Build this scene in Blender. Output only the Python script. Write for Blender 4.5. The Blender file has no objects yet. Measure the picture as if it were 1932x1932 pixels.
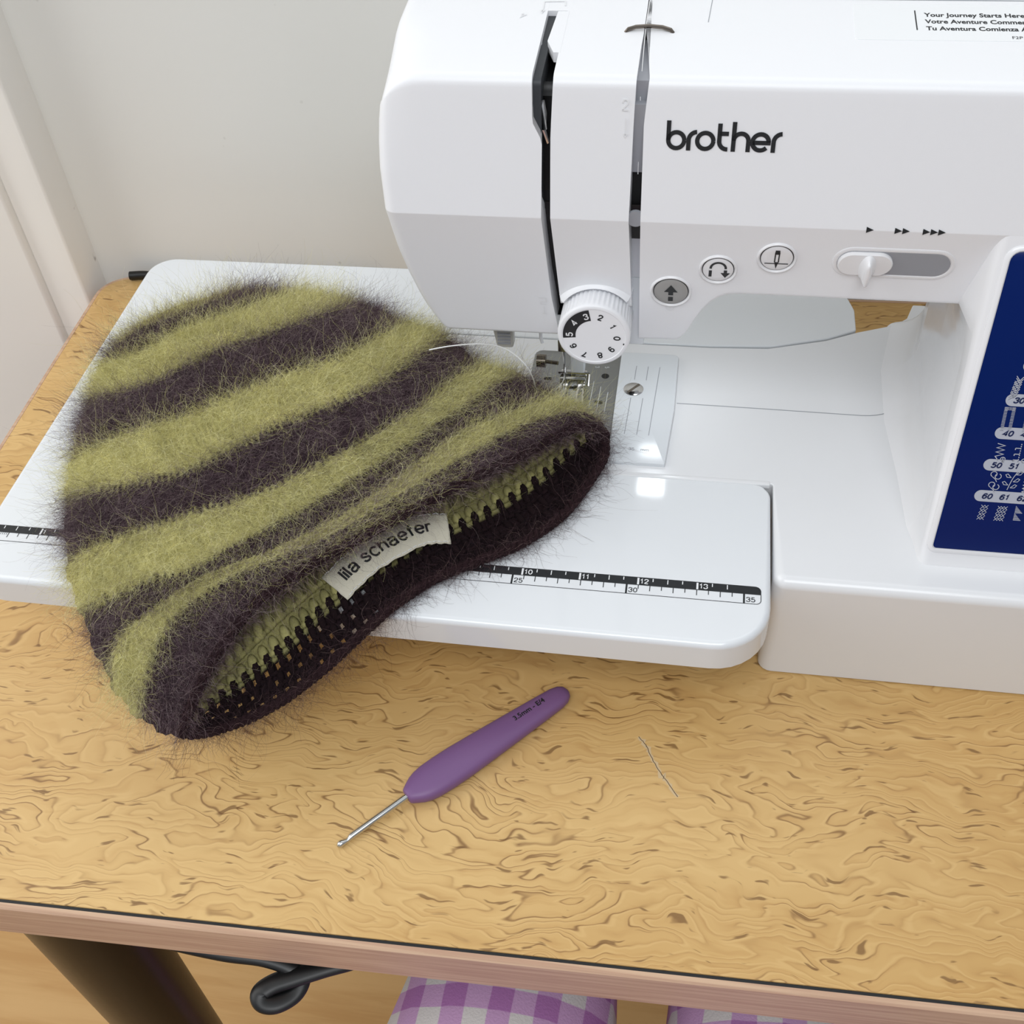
import bpy, bmesh, math, random
import numpy as np
from mathutils import Vector
R = random.Random(7); NR = np.random.default_rng(7)
PI = math.pi
sc = bpy.context.scene
# ------------------------------------------------------------------ camera, sky, lights, exposure
# Working frame: millimetres, X along the ruler on the white table, Y away from the viewer, Z = 0 on the white table top.
ZT = 808.0                                           # the white table top stands 808 mm above the floor
def W(p): return Vector((p[0]/1000, p[1]/1000, (p[2]+ZT)/1000))
cam = bpy.data.cameras.new('camera'); camo = bpy.data.objects.new('camera', cam); sc.collection.objects.link(camo)
cam.sensor_width = 36; cam.lens = 2124.454*36/1932; cam.clip_start = .02; cam.clip_end = 50
camo.location = W((318.719, -316.247, 379.476)); camo.rotation_euler = (0.753309, 0.0546219, 0.153135)
sc.camera = camo
wd = bpy.data.worlds.new('daylight'); sc.world = wd; wd.use_nodes = True
wd.node_tree.nodes['Background'].inputs[0].default_value = (.93, .97, 1, 1)
wd.node_tree.nodes['Background'].inputs[1].default_value = .62
def area(name, loc, target, sx, sy, power, col):
    l = bpy.data.lights.new(name, 'AREA'); l.shape = 'RECTANGLE'; l.size = sx; l.size_y = sy; l.energy = power; l.color = col
    o = bpy.data.objects.new(name, l); sc.collection.objects.link(o); o.location = loc
    o.rotation_euler = (Vector(target)-Vector(loc)).to_track_quat('-Z', 'Y').to_euler(); return o
area('window_light_left', (-1.25, -.15, 1.75), (.15, .05, .8), 1.3, 1.5, 13, (1, .98, .95))
area('added_overhead_fill', (.35, -1.15, 2.4), (.3, -.05, .8), 1.2, .8, 15, (.96, .98, 1))  # added fill from above and behind the camera, no known fixture there
area('window_light_back', (.35, .75, 2.05), (.2, .0, .8), 1.6, .9, 4, (.93, .97, 1))
sc.view_settings.view_transform = 'Standard'; sc.view_settings.look = 'None'
sc.view_settings.exposure = 0.06; sc.view_settings.gamma = 1; sc.view_settings.use_curve_mapping = False
sc.cycles.use_denoising = True

# ------------------------------------------------------------------ materials
def lin(c): return tuple(((v/255)/12.92 if v <= 10.3 else ((v/255+.055)/1.055)**2.4) for v in c)
def mat(name, rgb, rough=.5, metal=0, spec=.5, coat=0, bump=None, speck=None):
    m = bpy.data.materials.new(name); m.use_nodes = True; nt = m.node_tree; b = nt.nodes['Principled BSDF']
    b.inputs['Base Color'].default_value = (*lin(rgb), 1); b.inputs['Roughness'].default_value = rough
    b.inputs['Metallic'].default_value = metal; b.inputs['Specular IOR Level'].default_value = spec
    b.inputs['Coat Weight'].default_value = coat; b.inputs['Coat Roughness'].default_value = .08
    tc = nt.nodes.new('ShaderNodeTexCoord')
    n = nt.nodes.new('ShaderNodeTexNoise'); n.inputs['Scale'].default_value = (bump or (300, 0))[0]; n.inputs['Detail'].default_value = 3
    nt.links.new(tc.outputs['Object'], n.inputs['Vector'])
    if bump:
        bp = nt.nodes.new('ShaderNodeBump'); bp.inputs['Strength'].default_value = bump[1]; bp.inputs['Distance'].default_value = .0005
        nt.links.new(n.outputs['Fac'], bp.inputs['Height']); nt.links.new(bp.outputs['Normal'], b.inputs['Normal'])
    else:
        mr = nt.nodes.new('ShaderNodeMapRange'); mr.inputs['To Min'].default_value = max(0, rough-.03); mr.inputs['To Max'].default_value = min(1, rough+.03)
        nt.links.new(n.outputs['Fac'], mr.inputs['Value']); nt.links.new(mr.outputs['Result'], b.inputs['Roughness'])
    return m
def attr_mat(name, rough=.8, transl=0.0, sheen=0):
    m = bpy.data.materials.new(name); m.use_nodes = True; nt = m.node_tree; b = nt.nodes['Principled BSDF']
    a = nt.nodes.new('ShaderNodeAttribute'); a.attribute_name = 'col'
    n = nt.nodes.new('ShaderNodeTexNoise'); n.inputs['Scale'].default_value = 900; tc = nt.nodes.new('ShaderNodeTexCoord')
    nt.links.new(tc.outputs['Object'], n.inputs['Vector'])
    mr = nt.nodes.new('ShaderNodeMapRange'); mr.inputs['To Min'].default_value = .75; mr.inputs['To Max'].default_value = 1.2
    nt.links.new(n.outputs['Fac'], mr.inputs['Value'])
    mx = nt.nodes.new('ShaderNodeMix'); mx.data_type = 'RGBA'; mx.blend_type = 'MULTIPLY'; mx.inputs[0].default_value = 1
    nt.links.new(a.outputs['Color'], mx.inputs[6]); nt.links.new(mr.outputs['Result'], mx.inputs[7])
    nt.links.new(mx.outputs[2], b.inputs['Base Color'])
    b.inputs['Roughness'].default_value = rough; b.inputs['Specular IOR Level'].default_value = .15; b.inputs['Sheen Weight'].default_value = sheen
    return m
class NT:                                            # a few shorthands for node building
    def __init__(s, m): s.nt = m.node_tree; s.b = s.nt.nodes['Principled BSDF']
    def n(s, t, **k):
        x = s.nt.nodes.new(t)
        for a, v in k.items(): setattr(x, a, v)
        return x
    def l(s, a, b): s.nt.links.new(a, b)
    def math(s, op, a, b=0.0, c=0.0):
        x = s.n('ShaderNodeMath', operation=op)
        for i, v in enumerate((a, b, c)):
            if isinstance(v, (int, float)): x.inputs[i].default_value = v
            else: s.l(v, x.inputs[i])
        return x.outputs[0]
    def ss(s, v, lo, hi):
        x = s.n('ShaderNodeMapRange', interpolation_type='SMOOTHSTEP'); s.l(v, x.inputs[0]); x.inputs[1].default_value = lo; x.inputs[2].default_value = hi
        return x.outputs[0]
    def noise(s, vec, scale, detail=2, rough=.5, dist=0.0, out='Fac'):
        x = s.n('ShaderNodeTexNoise'); s.l(vec, x.inputs['Vector']); x.inputs['Scale'].default_value = scale; x.inputs['Detail'].default_value = detail
        x.inputs['Roughness'].default_value = rough; x.inputs['Distortion'].default_value = dist; return x.outputs[out]
    def map(s, vec, scale=(1, 1, 1), rot=0, loc=(0, 0, 0)):
        x = s.n('ShaderNodeMapping'); s.l(vec, x.inputs[0]); x.inputs['Scale'].default_value = scale; x.inputs['Rotation'].default_value = (0, 0, rot); x.inputs['Location'].default_value = loc
        return x.outputs[0]
    def vadd(s, a, b, f):
        y = s.n('ShaderNodeVectorMath', operation='SUBTRACT'); s.l(b, y.inputs[0]); y.inputs[1].default_value = (.5, .5, .5)
        x = s.n('ShaderNodeVectorMath', operation='MULTIPLY_ADD'); s.l(y.outputs[0], x.inputs[0]); x.inputs[1].default_value = f; s.l(a, x.inputs[2]); return x.outputs[0]
    def mix(s, f, a, b):
        x = s.n('ShaderNodeMix', data_type='RGBA')
        if isinstance(f, (int, float)): x.inputs[0].default_value = f
        else: s.l(f, x.inputs[0])
        for i, v in ((6, a), (7, b)):
            if isinstance(v, tuple): x.inputs[i].default_value = (*lin(v), 1)
            else: s.l(v, x.inputs[i])
        return x.outputs[2]
def burl_material():
    m = mat('burl_veneer', (206, 168, 108), .42, spec=.4); g = NT(m)
    tc = g.n('ShaderNodeTexCoord').outputs['Object']
    w1 = g.noise(tc, 15, 3, out='Color'); w2 = g.noise(tc, 60, 2, out='Color')
    p = g.vadd(tc, w1, (.034, .044, 0)); p = g.vadd(p, w2, (.006, .008, 0))
    v = g.noise(g.map(p, (.20, 1, 1)), 50, 2, .5)
    fr = g.math('FRACT', g.math('MULTIPLY', v, 17.0))
    line = g.math('SUBTRACT', 1.0, g.ss(g.math('ABSOLUTE', g.math('SUBTRACT', fr, .5)), .0, .11))
    ridge = g.math('MULTIPLY', g.ss(fr, .42, .5), g.math('SUBTRACT', 1.0, g.ss(fr, .5, .95)))     # darker tone on one side of a growth line
    crest = g.math('SUBTRACT', 1.0, g.ss(g.math('ABSOLUTE', g.math('SUBTRACT', fr, .30)), .0, .16))
    gate = g.ss(g.noise(g.map(p, (.45, 1, 1), loc=(3, 1, 0)), 60, 3), .47, .64)
    fine = g.ss(g.noise(g.map(p, (.13, 1, 1), loc=(4, 9, 0)), 420, 2), .52, .70)
    dash = g.ss(g.noise(g.map(p, (.19, 1, 1), loc=(7, 2, 0)), 360, 2), .635, .70)
    tone = g.noise(g.map(tc, (.4, 1, 1), loc=(1, 5, 0)), 10, 3)
    c = g.mix(g.ss(tone, .3, .7), (196, 156, 96), (212, 176, 117))
    c = g.mix(g.math('MULTIPLY', crest, .30), c, (221, 187, 128))
    c = g.mix(g.math('MULTIPLY', fine, .20), c, (178, 130, 72))
    c = g.mix(g.math('MULTIPLY', ridge, .22), c, (168, 122, 66))
    c = g.mix(g.math('MULTIPLY', line, g.math('MULTIPLY_ADD', gate, .66, .07)), c, (112, 74, 38))
    c = g.mix(g.math('MULTIPLY', dash, .74), c, (110, 74, 36))
    g.l(c, g.b.inputs['Base Color'])
    return m
def wood_material(name, c1, c2, sx, sy, rot=0, rough=.45):
    m = mat(name, c1, rough, spec=.35); g = NT(m)
    tc = g.n('ShaderNodeTexCoord').outputs['Object']
    p = g.map(tc, (sx, sy, sy), rot); p2 = g.vadd(p, g.noise(p, 2, 2, out='Color'), (.3, .3, .3))
    v = g.noise(p2, 3, 5, .6)
    g.l(g.mix(g.ss(v, .35, .68), c1, c2), g.b.inputs['Base Color']); return m
def wall_material(name, c1, c2, marks=0.0):
    m = mat(name, c1, .75, spec=.25, bump=(140, .12)); g = NT(m)
    tc = g.n('ShaderNodeTexCoord').outputs['Object']
    a = g.noise(tc, 3.5, 3); c = g.mix(g.ss(a, .3, .7), c1, c2)
    d = g.ss(g.noise(tc, 60, 2), .735, .78)
    c = g.mix(g.math('MULTIPLY', d, marks), c, (120, 112, 100)); g.l(c, g.b.inputs['Base Color']); return m
def gingham_material():
    m = mat('gingham_cotton', (210, 170, 205), .85, spec=.1, bump=(900, .5)); g = NT(m)
    tc = g.n('ShaderNodeTexCoord').outputs['Object']; p = g.vadd(tc, g.noise(tc, 14, 2, out='Color'), (.008, .008, .0))
    x = g.n('ShaderNodeSeparateXYZ'); g.l(p, x.inputs[0])
    def band(o): return g.ss(g.math('ABSOLUTE', g.math('SUBTRACT', g.math('FRACT', g.math('MULTIPLY', o, 1/.0215)), .5)), .235, .265)
    a = band(x.outputs[0]); b = band(x.outputs[1])
    c = g.mix(a, (214, 206, 203), (198, 156, 194)); c2 = g.mix(a, (198, 156, 194), (172, 116, 170))
    g.l(g.mix(b, c, c2), g.b.inputs['Base Color']); return m
M = dict(
    body=mat('white_plastic', (238, 239, 242), .34, spec=.45, bump=(2600, .06)),
    panel=mat('white_gloss_plastic', (232, 232, 234), .16, spec=.5),
    table=mat('white_table_plastic', (226, 229, 232), .10, spec=.55),
    base=mat('white_base_plastic', (228, 229, 231), .18, spec=.5),
    dark=mat('black_plastic', (10, 11, 13), .45), dgrey=mat('dark_grey_plastic', (52, 55, 59), .5), grey=mat('grey_plastic', (150, 152, 158), .5),
    ink=mat('black_ink', (26, 29, 32), .5), blue=mat('blue_panel', (0, 28, 92), .25, spec=.15), pgrey=mat('pale_grey_print', (178, 182, 194), .4),
    navy=mat('navy_print', (8, 28, 76), .4), white=mat('white_print', (232, 233, 235), .4), btn=mat('grey_button_plastic', (158, 157, 155), .4),
    chrome=mat('polished_steel', (205, 205, 205), .14, 1), steel=mat('brushed_steel', (150, 152, 152), .38, 1, bump=(700, .1)),
    silver=mat('silver_plastic', (218, 222, 226), .18, .0), wire=mat('dark_steel_wire', (120, 112, 104), .25, 1), seam=mat('seam_shadow_gap', (150, 154, 160), .7),
    sticker=mat('clear_label_film', (238, 240, 242), .25), purple=mat('purple_rubber', (122, 88, 134), .42, spec=.4, bump=(1500, .05)),
    alu=mat('aluminium_shaft', (205, 205, 203), .22, 1), burl=burl_material(), edge=wood_material('edge_banding', (204, 172, 144), (184, 148, 124), 2, 160, rough=.5),
    leg=mat('dark_bronze_steel', (34, 27, 22), .3, .6), cord=mat('black_rubber_cord', (14, 14, 15), .4), gingham=gingham_material(),
    skin=mat('skin', (196, 150, 125), .5), floor=wood_material('floor_wood', (214, 174, 118), (198, 154, 98), 1.2, 14, .5),
    wallb=wall_material('painted_wall', (227, 226, 222), (222, 221, 216), .5), wallf=wall_material('added_wall_paint', (178, 181, 186), (172, 175, 180)), wallt=wall_material('painted_trim', (243, 241, 237), (238, 235, 230), .5),
    thread=mat('white_cotton_thread', (236, 236, 236), .6), tag=mat('cream_cotton_tape', (208, 202, 184), .9, spec=.1, bump=(1800, .5)),
    yarn=attr_mat('mohair_yarn', .95), hair=attr_mat('mohair_fibre', .7), lint=mat('dark_scratch', (84, 66, 52), .8), chip=mat('pale_scratch', (206, 180, 140), .7),
    clear=mat('grey_cover_plastic', (176, 174, 168), .2))

# ------------------------------------------------------------------ builders
ORG = {}
COL = sc.collection
def root(name, org, label, cat, group=None):
    o = bpy.data.objects.new(name, None); COL.objects.link(o); o.location = W(org); o.empty_display_size = .02
    ORG[o.name] = org; o['label'] = label; o['category'] = cat
    if group: o['group'] = group
    return o
def obj(name, verts, faces, m, parent=None, smooth=38, label=None, kind=None, wn=False, cols=None, org=None):
    """verts in the working frame (mm); parent decides the local origin"""
    v = np.asarray(verts, float).reshape(-1, 3)
    if parent is not None: o0 = np.array(ORG[parent.name], float)
    else:
        o0 = np.array(org if org is not None else (*(v.min(0)+v.max(0))[:2]/2, v[:, 2].min()), float)
    me = bpy.data.meshes.new(name); me.from_pydata(((v-o0)/1000).tolist(), [], [tuple(f) for f in faces]); 
    if cols is not None:
        a = me.attributes.new('col', 'FLOAT_COLOR', 'POINT'); c = np.ones((len(v), 4)); c[:, :3] = cols; a.data.foreach_set('color', c.ravel().astype(np.float32))
    else:
        bm = bmesh.new(); bm.from_mesh(me); bmesh.ops.recalc_face_normals(bm, faces=bm.faces); bm.to_mesh(me); bm.free()
    me.materials.append(m)
    if smooth:
        me.shade_smooth()
        if smooth < 180: me.set_sharp_from_angle(angle=math.radians(smooth))
    o = bpy.data.objects.new(name, me); COL.objects.link(o)
    if parent is not None: o.parent = parent
    else: o.location = W(o0)
    ORG[o.name] = tuple(o0)
    if label: o['label'] = label
    if kind: o['kind'] = kind
    if wn:
        w = o.modifiers.new('normals', 'WEIGHTED_NORMAL'); w.keep_sharp = True; w.weight = 80
    return o
class Acc:                                           # gathers pieces of ONE part
    def __init__(s): s.v = []; s.f = []
    def add(s, v, f):
        n = len(s.v); s.v += [tuple(p) for p in v]; s.f += [tuple(i+n for i in q) for q in f]; return s
    def build(s, name, m, parent=None, **k): return obj(name, s.v, s.f, m, parent, **k)
class Frame:                                         # a flat face to print on: mm across, mm up, mm proud
    def __init__(s, o, ux, uy): s.o = np.array(o, float); s.ux = np.array(ux, float); s.uy = np.array(uy, float); s.n = np.cross(s.ux, s.uy)
    def p(s, x, y, h=.12): return tuple(s.o+s.ux*x+s.uy*y+s.n*h)
def loft(rows, closed=True, cap=True):
    n = len(rows[0]); v = [tuple(p) for r in rows for p in r]; f = []
    for i in range(len(rows)-1):
        for j in range(n if closed else n-1):
            k = (j+1) % n; f.append((i*n+j, i*n+k, (i+1)*n+k, (i+1)*n+j))
    if cap: f.append(tuple(range(n))[::-1]); f.append(tuple(range((len(rows)-1)*n, len(rows)*n)))
    return v, f
def rpoly(pts, rad, seg=5):
    """closed polygon with rounded corners; rad is one number or a list"""
    P = [np.array(p, float) for p in pts]; n = len(P); out = []
    rr = rad if isinstance(rad, (list, tuple)) else [rad]*n
    for i in range(n):
        a, b, c = P[i-1], P[i], P[(i+1) % n]; u = (a-b)/np.linalg.norm(a-b); w = (c-b)/np.linalg.norm(c-b)
        ang = math.acos(max(-1, min(1, float(u@w)))); r = rr[i]
        if r <= 0 or ang > 3.12: out += [tuple(b)]*(1) if r <= 0 else [tuple(b)]*(seg+1); continue
        t = r/math.tan(ang/2); cen = b+(u+w)/np.linalg.norm(u+w)*r/math.sin(ang/2)
        s0 = b+u*t-cen; s1 = b+w*t-cen; a0 = math.atan2(s0[1], s0[0]); da = math.atan2(s1[1], s1[0])-a0
        da = (da+PI) % (2*PI)-PI
        out += [(cen[0]+r*math.cos(a0+da*k/seg), cen[1]+r*math.sin(a0+da*k/seg)) for k in range(seg+1)]
    return out
def inset(out, d):
    P = np.array(out, float); a = np.roll(P, 1, 0); c = np.roll(P, -1, 0); t = c-a; t /= np.linalg.norm(t, axis=1)[:, None]+1e-12
    area2 = (P[:, 0]*np.roll(P[:, 1], -1)-np.roll(P[:, 0], -1)*P[:, 1]).sum(); n = np.stack([-t[:, 1], t[:, 0]], 1)*(1 if area2 > 0 else -1)
    return P+n*np.asarray(d).reshape(-1, 1)
def plate(out, z0, z1, r=1.0, seg=4, rb=0.0):
    """vertical-sided plate with a rounded top edge (r may vary per vertex)"""
    r = np.broadcast_to(np.asarray(r, float), (len(out),)); rows = []
    rows.append([(x, y, z0) for x, y in (inset(out, rb) if rb else out)])
    if rb: rows.append([(x, y, z0+rb) for x, y in out])
    for k in range(seg+1):
        a = PI/2*k/seg; q = inset(out, r*(1-math.cos(a))); rows.append([(q[i][0], q[i][1], z1-r[i]+r[i]*math.sin(a)) for i in range(len(out))])
    return loft(rows)
def box(x0, x1, y0, y1, z0, z1, r=0.0):
    return plate(rpoly([(x0, y0), (x1, y0), (x1, y1), (x0, y1)], r, 3) if r else [(x0, y0), (x1, y0), (x1, y1), (x0, y1)], z0, z1, min(r, 1.5) if r else .01, 2)
def tube(path, rad, n=8, flat=1.0, up=(0, 0, 1), cap=True):
    P = np.array(path, float); rows = []; t = np.gradient(P, axis=0); t /= np.linalg.norm(t, axis=1)[:, None]+1e-12; u0 = np.array(up, float)
    rr = np.broadcast_to(np.asarray(rad, float), (len(P),))
    for i in range(len(P)):
        a = u0-t[i]*(u0@t[i]); l = np.linalg.norm(a)
        a = a/l if l > 1e-4 else np.array([1., 0, 0]); b = np.cross(t[i], a); u0 = a if up is None else u0
        rows.append([P[i]+rr[i]*(math.cos(2*PI*k/n)*b+flat*math.sin(2*PI*k/n)*a) for k in range(n)])
    return loft(rows, True, cap)
def spline(pts, n=40):
    P = np.array(pts, float); Q = np.vstack([2*P[0]-P[1], P, 2*P[-1]-P[-2]]); out = []
    for s in np.linspace(0, len(P)-1-1e-9, n):
        i = int(s); t = s-i; a, b, c, d = Q[i:i+4]
        out.append(.5*((2*b)+(-a+c)*t+(2*a-5*b+4*c-d)*t*t+(-a+3*b-3*c+d)*t**3))
    return np.array(out)
def ribbon(fr, pts, w, h=.12, closed=False):
    """flat printed line on a frame"""
    P = np.array(pts, float); n = len(P); L = []; 
    for i in range(n):
        if closed: a = P[i]-P[i-1]; b = P[(i+1) % n]-P[i]
        else: a = P[i]-P[i-1] if i else P[1]-P[0]; b = P[i+1]-P[i] if i < n-1 else a
        a = a/(np.linalg.norm(a)+1e-9); b = b/(np.linalg.norm(b)+1e-9); m = a+b; m = m/(np.linalg.norm(m)+1e-9); nn = np.array([-m[1], m[0]])
        k = 1/max(.45, float(np.array([-a[1], a[0]])@nn)); L.append((P[i]+nn*w/2*k, P[i]-nn*w/2*k))
    v = [fr.p(*q, h) for l in L for q in l]; f = [(2*i, 2*i+1, 2*i+3, 2*i+2) for i in range(n-1)]
    if closed: f.append((2*n-2, 2*n-1, 1, 0))
    return v, f
def poly(fr, pts, h=.12): return [fr.p(*p, h) for p in pts], [tuple(range(len(pts)))]
def circ(cx, cy, r, a0=0, a1=360, n=28): return [(cx+r*math.cos(math.radians(a0+(a1-a0)*k/n)), cy+r*math.sin(math.radians(a0+(a1-a0)*k/n))) for k in range(n+1)]
def _ell(cx, cy, rx, ry, a0=0, a1=360, n=22): return [(cx+rx*math.cos(math.radians(a0+(a1-a0)*k/n)), cy+ry*math.sin(math.radians(a0+(a1-a0)*k/n))) for k in range(n+1)]
def _sp(*pts): return [tuple(q[:2]) for q in spline([(*p, 0) for p in pts], 4*len(pts))]
_six = _sp((.5, .8), (.42, .96), (.28, 1), (.1, .88), (.02, .5), (.06, .15), (.26, 0), (.47, .1), (.53, .32), (.45, .53), (.28, .61), (.1, .52), (.03, .38))
GL = {'0': (.55, [_ell(.275, .5, .26, .5)]), '1': (.42, [[(.05, .76), (.2, .84), (.27, 1), (.27, 0)]]),
 '2': (.55, [_sp((.03, .7), (.08, .92), (.28, 1), (.5, .9), (.52, .7), (.4, .48), (.15, .22), (.02, 0)), [(.02, 0), (.53, 0)]]),
 '3': (.55, [_sp((.03, .75), (.1, .95), (.28, 1), (.48, .92), (.5, .72), (.4, .56), (.24, .53)), _sp((.24, .53), (.45, .48), (.54, .3), (.46, .07), (.27, 0), (.08, .06), (.01, .25))]),
 '4': (.55, [[(.4, 0), (.4, 1), (0, .3), (.55, .3)]]), '5': (.55, [[(.48, 1), (.1, 1), (.05, .52)], _sp((.05, .52), (.25, .63), (.48, .52), (.53, .32), (.44, .07), (.25, 0), (.07, .06), (.01, .2))]),
 '6': (.55, [_six]), '9': (.55, [[(.55-x, 1-y) for x, y in _six]]), '7': (.53, [[(0, 1), (.53, 1), (.36, .64), (.25, .32), (.2, 0)]]), '8': (.55, [_ell(.275, .76, .22, .24), _ell(.275, .27, .27, .27)]),
 'l': (.02, [[(0, 0), (0, 1)]]), 'i': (.02, [[(0, 0), (0, .72)], [(0, .87), (0, 1)]]), ' ': (.12, []),
 'a': (.56, [_sp((.06, .52), (.1, .66), (.28, .72), (.46, .66), (.5, .5), (.5, .1), (.57, .0)), _sp((.5, .42), (.3, .4), (.1, .33), (.04, .18), (.14, .03), (.28, .0), (.44, .08), (.5, .2))]),
 's': (.5, [_sp((.46, .52), (.4, .66), (.25, .72), (.09, .65), (.08, .5), (.25, .38), (.42, .3), (.47, .16), (.38, .03), (.25, 0), (.1, .04), (.03, .18))]),
 'c': (.52, [_ell(.28, .36, .27, .36, 42, 318)]), 'h': (.48, [[(0, 0), (0, 1)], _sp((0, .45), (.1, .66), (.26, .72), (.42, .64), (.47, .48), (.47, 0))]),
 'e': (.56, [_ell(.28, .36, .27, .36, 0, 322), [(.01, .37), (.55, .37)]]), 'f': (.3, [_sp((.32, .99), (.2, .99), (.13, .88), (.13, 0)), [(0, .7), (.3, .7)]]),
 'r': (.3, [[(0, 0), (0, .72)], _sp((0, .44), (.08, .63), (.3, .71))])}
def text2d(s, size, bold=0.0, shear=0.0, sx=1.0, align='LEFT'):
    """one line of lettering as a flat mesh in mm: drawn strokes where the letters are known, else the built-in font"""
    if not all(ch in GL for ch in s): return font2d(s, size, bold, shear, sx, align)
    h = .72*size; w = .125*h+bold*.8; x = 0; v = []; f = []; F0 = Frame((0, 0, 0), (1, 0, 0), (0, 1, 0))
    for ch in s:
        adv, strokes = GL[ch]
        for st in strokes:
            a, b = ribbon(F0, [((x+p[0]*h)*sx+p[1]*h*shear, p[1]*(h-w)+w/2) for p in st], w, 0); k = len(v); v += [q[:2] for q in a]; f += [tuple(i+k for i in q) for q in b]
        x += (adv+.19)*h
    if align == 'CENTER': v = [(q[0]-(x-.19*h)*sx/2, q[1]) for q in v]
    return v, f
def font2d(s, size, bold=0.0, shear=0.0, sx=1.0, align='LEFT'):
    """outline of a line of text as a flat mesh in mm"""
    c = bpy.data.curves.new('text', 'FONT'); c.body = s; c.size = size; c.offset = bold; c.shear = shear; c.align_x = align; c.resolution_u = 3; c.fill_mode = 'FRONT'
    o = bpy.data.objects.new('text', c); COL.objects.link(o); dg = bpy.context.evaluated_depsgraph_get(); me = bpy.data.meshes.new_from_object(o.evaluated_get(dg))
    v = [(p.co.x*sx, p.co.y) for p in me.vertices]; f = [tuple(p.vertices) for p in me.polygons]
    bpy.data.objects.remove(o); bpy.data.curves.remove(c); bpy.data.meshes.remove(me); return v, f
def text(fr, s, x, y, size, bold=0.0, shear=0.0, rot=0.0, sx=1.0, align='LEFT', h=.12):
    v, f = text2d(s, size, bold, shear, sx, align); ca, sa = math.cos(rot), math.sin(rot)
    return [fr.p(x+a*ca-b*sa, y+a*sa+b*ca, h) for a, b in v], f
def disc(fr, cx, cy, prof, n=40):
    """turned shape standing on a frame: prof = (radius, height) pairs, ends closed"""
    rows = [[fr.p(cx+r*math.cos(2*PI*k/n), cy+r*math.sin(2*PI*k/n), h) for k in range(n)] for r, h in prof]
    return loft(rows)

# ------------------------------------------------------------------ the setting
TH = math.radians(1.4)
def rot(x, y, ox=-94.0, oy=296.0): return (ox+(x-ox)*math.cos(TH)-(y-oy)*math.sin(TH), oy+(x-ox)*math.sin(TH)+(y-oy)*math.cos(TH))
def rv(vf): return [(*rot(x, y), z) for x, y, z in vf[0]], vf[1]
def struct(name, vf, m, **k):
    o = obj(name, *vf, m, **k); o['kind'] = 'structure'; return o
ZF = -ZT
struct('floor', box(-1700, 2100, -1700, 400, ZF-30, ZF), M['floor'])
struct('wall_back', rv(box(-94, 1500, 296, 380, ZF, 560)), M['wallb'])
struct('added_wall_front', box(-1700, 2100, -1700, -1620, ZF, 1650), M['wallf'])  # unseen wall added to cut low light reaching the machine's front
struct('added_wall_right', box(1900, 1980, -1620, 400, ZF, 1650), M['wallf'])  # likewise added out of view to shape the light from this side
struct('wall_left', rv(box(-560, -121, 261, 340, ZF, 900, 2)), M['wallt'])
struct('trim_1', rv(box(-121.2, -94, 267, 340, ZF, 900, 2)), M['wallt'])

# ------------------------------------------------------------------ the desk
ZD = -66.0
def dk(a, b): return (-76.5+a*math.cos(TH)-b*math.sin(TH), -156.6+a*math.sin(TH)+b*math.cos(TH))
desk = root('desk', (*dk(600, 220), ZF), 'wooden desk with burl-grained top and dark round legs against the wall', 'desk')
def dpoly(i, rr): return [dk(*p) for p in rpoly([(i, i), (1250-i, i), (1250-i, 446-i), (i, 446-i)], rr, 8)]
dt_ = [dk(*p) for p in rpoly([(2.8, 4.2), (1247.2, 4.2), (1247.2, 443.2), (2.8, 443.2)], 19, 8)]
obj('desktop', *plate(dt_, ZD-24, ZD, .5, 2), M['burl'], desk, label='burl-grained tan veneer top')
obj('edge_seam', *plate(dpoly(2.6, 20), ZD-24.2, ZD-.7, .2, 1), M['dark'], desk, label='thin dark line around the veneer')
def ring(o, i, z0, z1): 
    n = len(o); v = [(*p, z0) for p in o]+[(*p, z1-.8) for p in o]+[(*p, z1) for p in inset(o, .8)]+[(*p, z1) for p in i]+[(*p, z0) for p in i]
    return v, [(a*n+k, a*n+(k+1) % n, (a+1) % 5*n+(k+1) % n, (a+1) % 5*n+k) for a in range(5) for k in range(n)]
obj('edge_band', *ring(dpoly(0, 22), dpoly(2.7, 20), ZD-25.4, ZD-.2), M['edge'], desk, label='pale pinkish wood edge strip', smooth=30)
for a, b in ((119, 37), (1130, 37), (119, 405), (1130, 405)):
    x, y = dk(a, b); c = Frame((x, y, 0), (1, 0, 0), (0, 1, 0))
    obj('leg', *disc(c, 0, 0, [(17, ZF), (17.5, ZF+4), (26.5, ZD-27), (26.5, ZD-25.4)], 40), M['leg'], desk)
DT = Frame((0, 0, ZD), (1, 0, 0), (0, 1, 0))
a = Acc(); pts = [(309.6, -38.9), (313.5, -43.5), (316.3, -49.1), (320.4, -56), (323.5, -60), (328.5, -67)]
a.add(*ribbon(DT, spline([(x, y, 0) for x, y in pts], 30)[:, :2]+NR.normal(0, .12, (30, 2)), .3, .12)); a.build('scratch', M['lint'], desk, label='thin dark scratch in the veneer', smooth=0)
a = Acc(); q = spline([(x, y, 0) for x, y in pts], 30)[:, :2]+NR.normal(0, .5, (30, 2)); a.add(*ribbon(DT, q, 1.5, .06)); a.build('worn_veneer', M['chip'], desk, smooth=0, label='pale worn veneer beside the scratch')

# ------------------------------------------------------------------ sewing machine
mc = root('sewing_machine', (400, 100, ZD), 'white computerized sewing machine with blue stitch panel standing on the desk', 'sewing machine')
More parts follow.
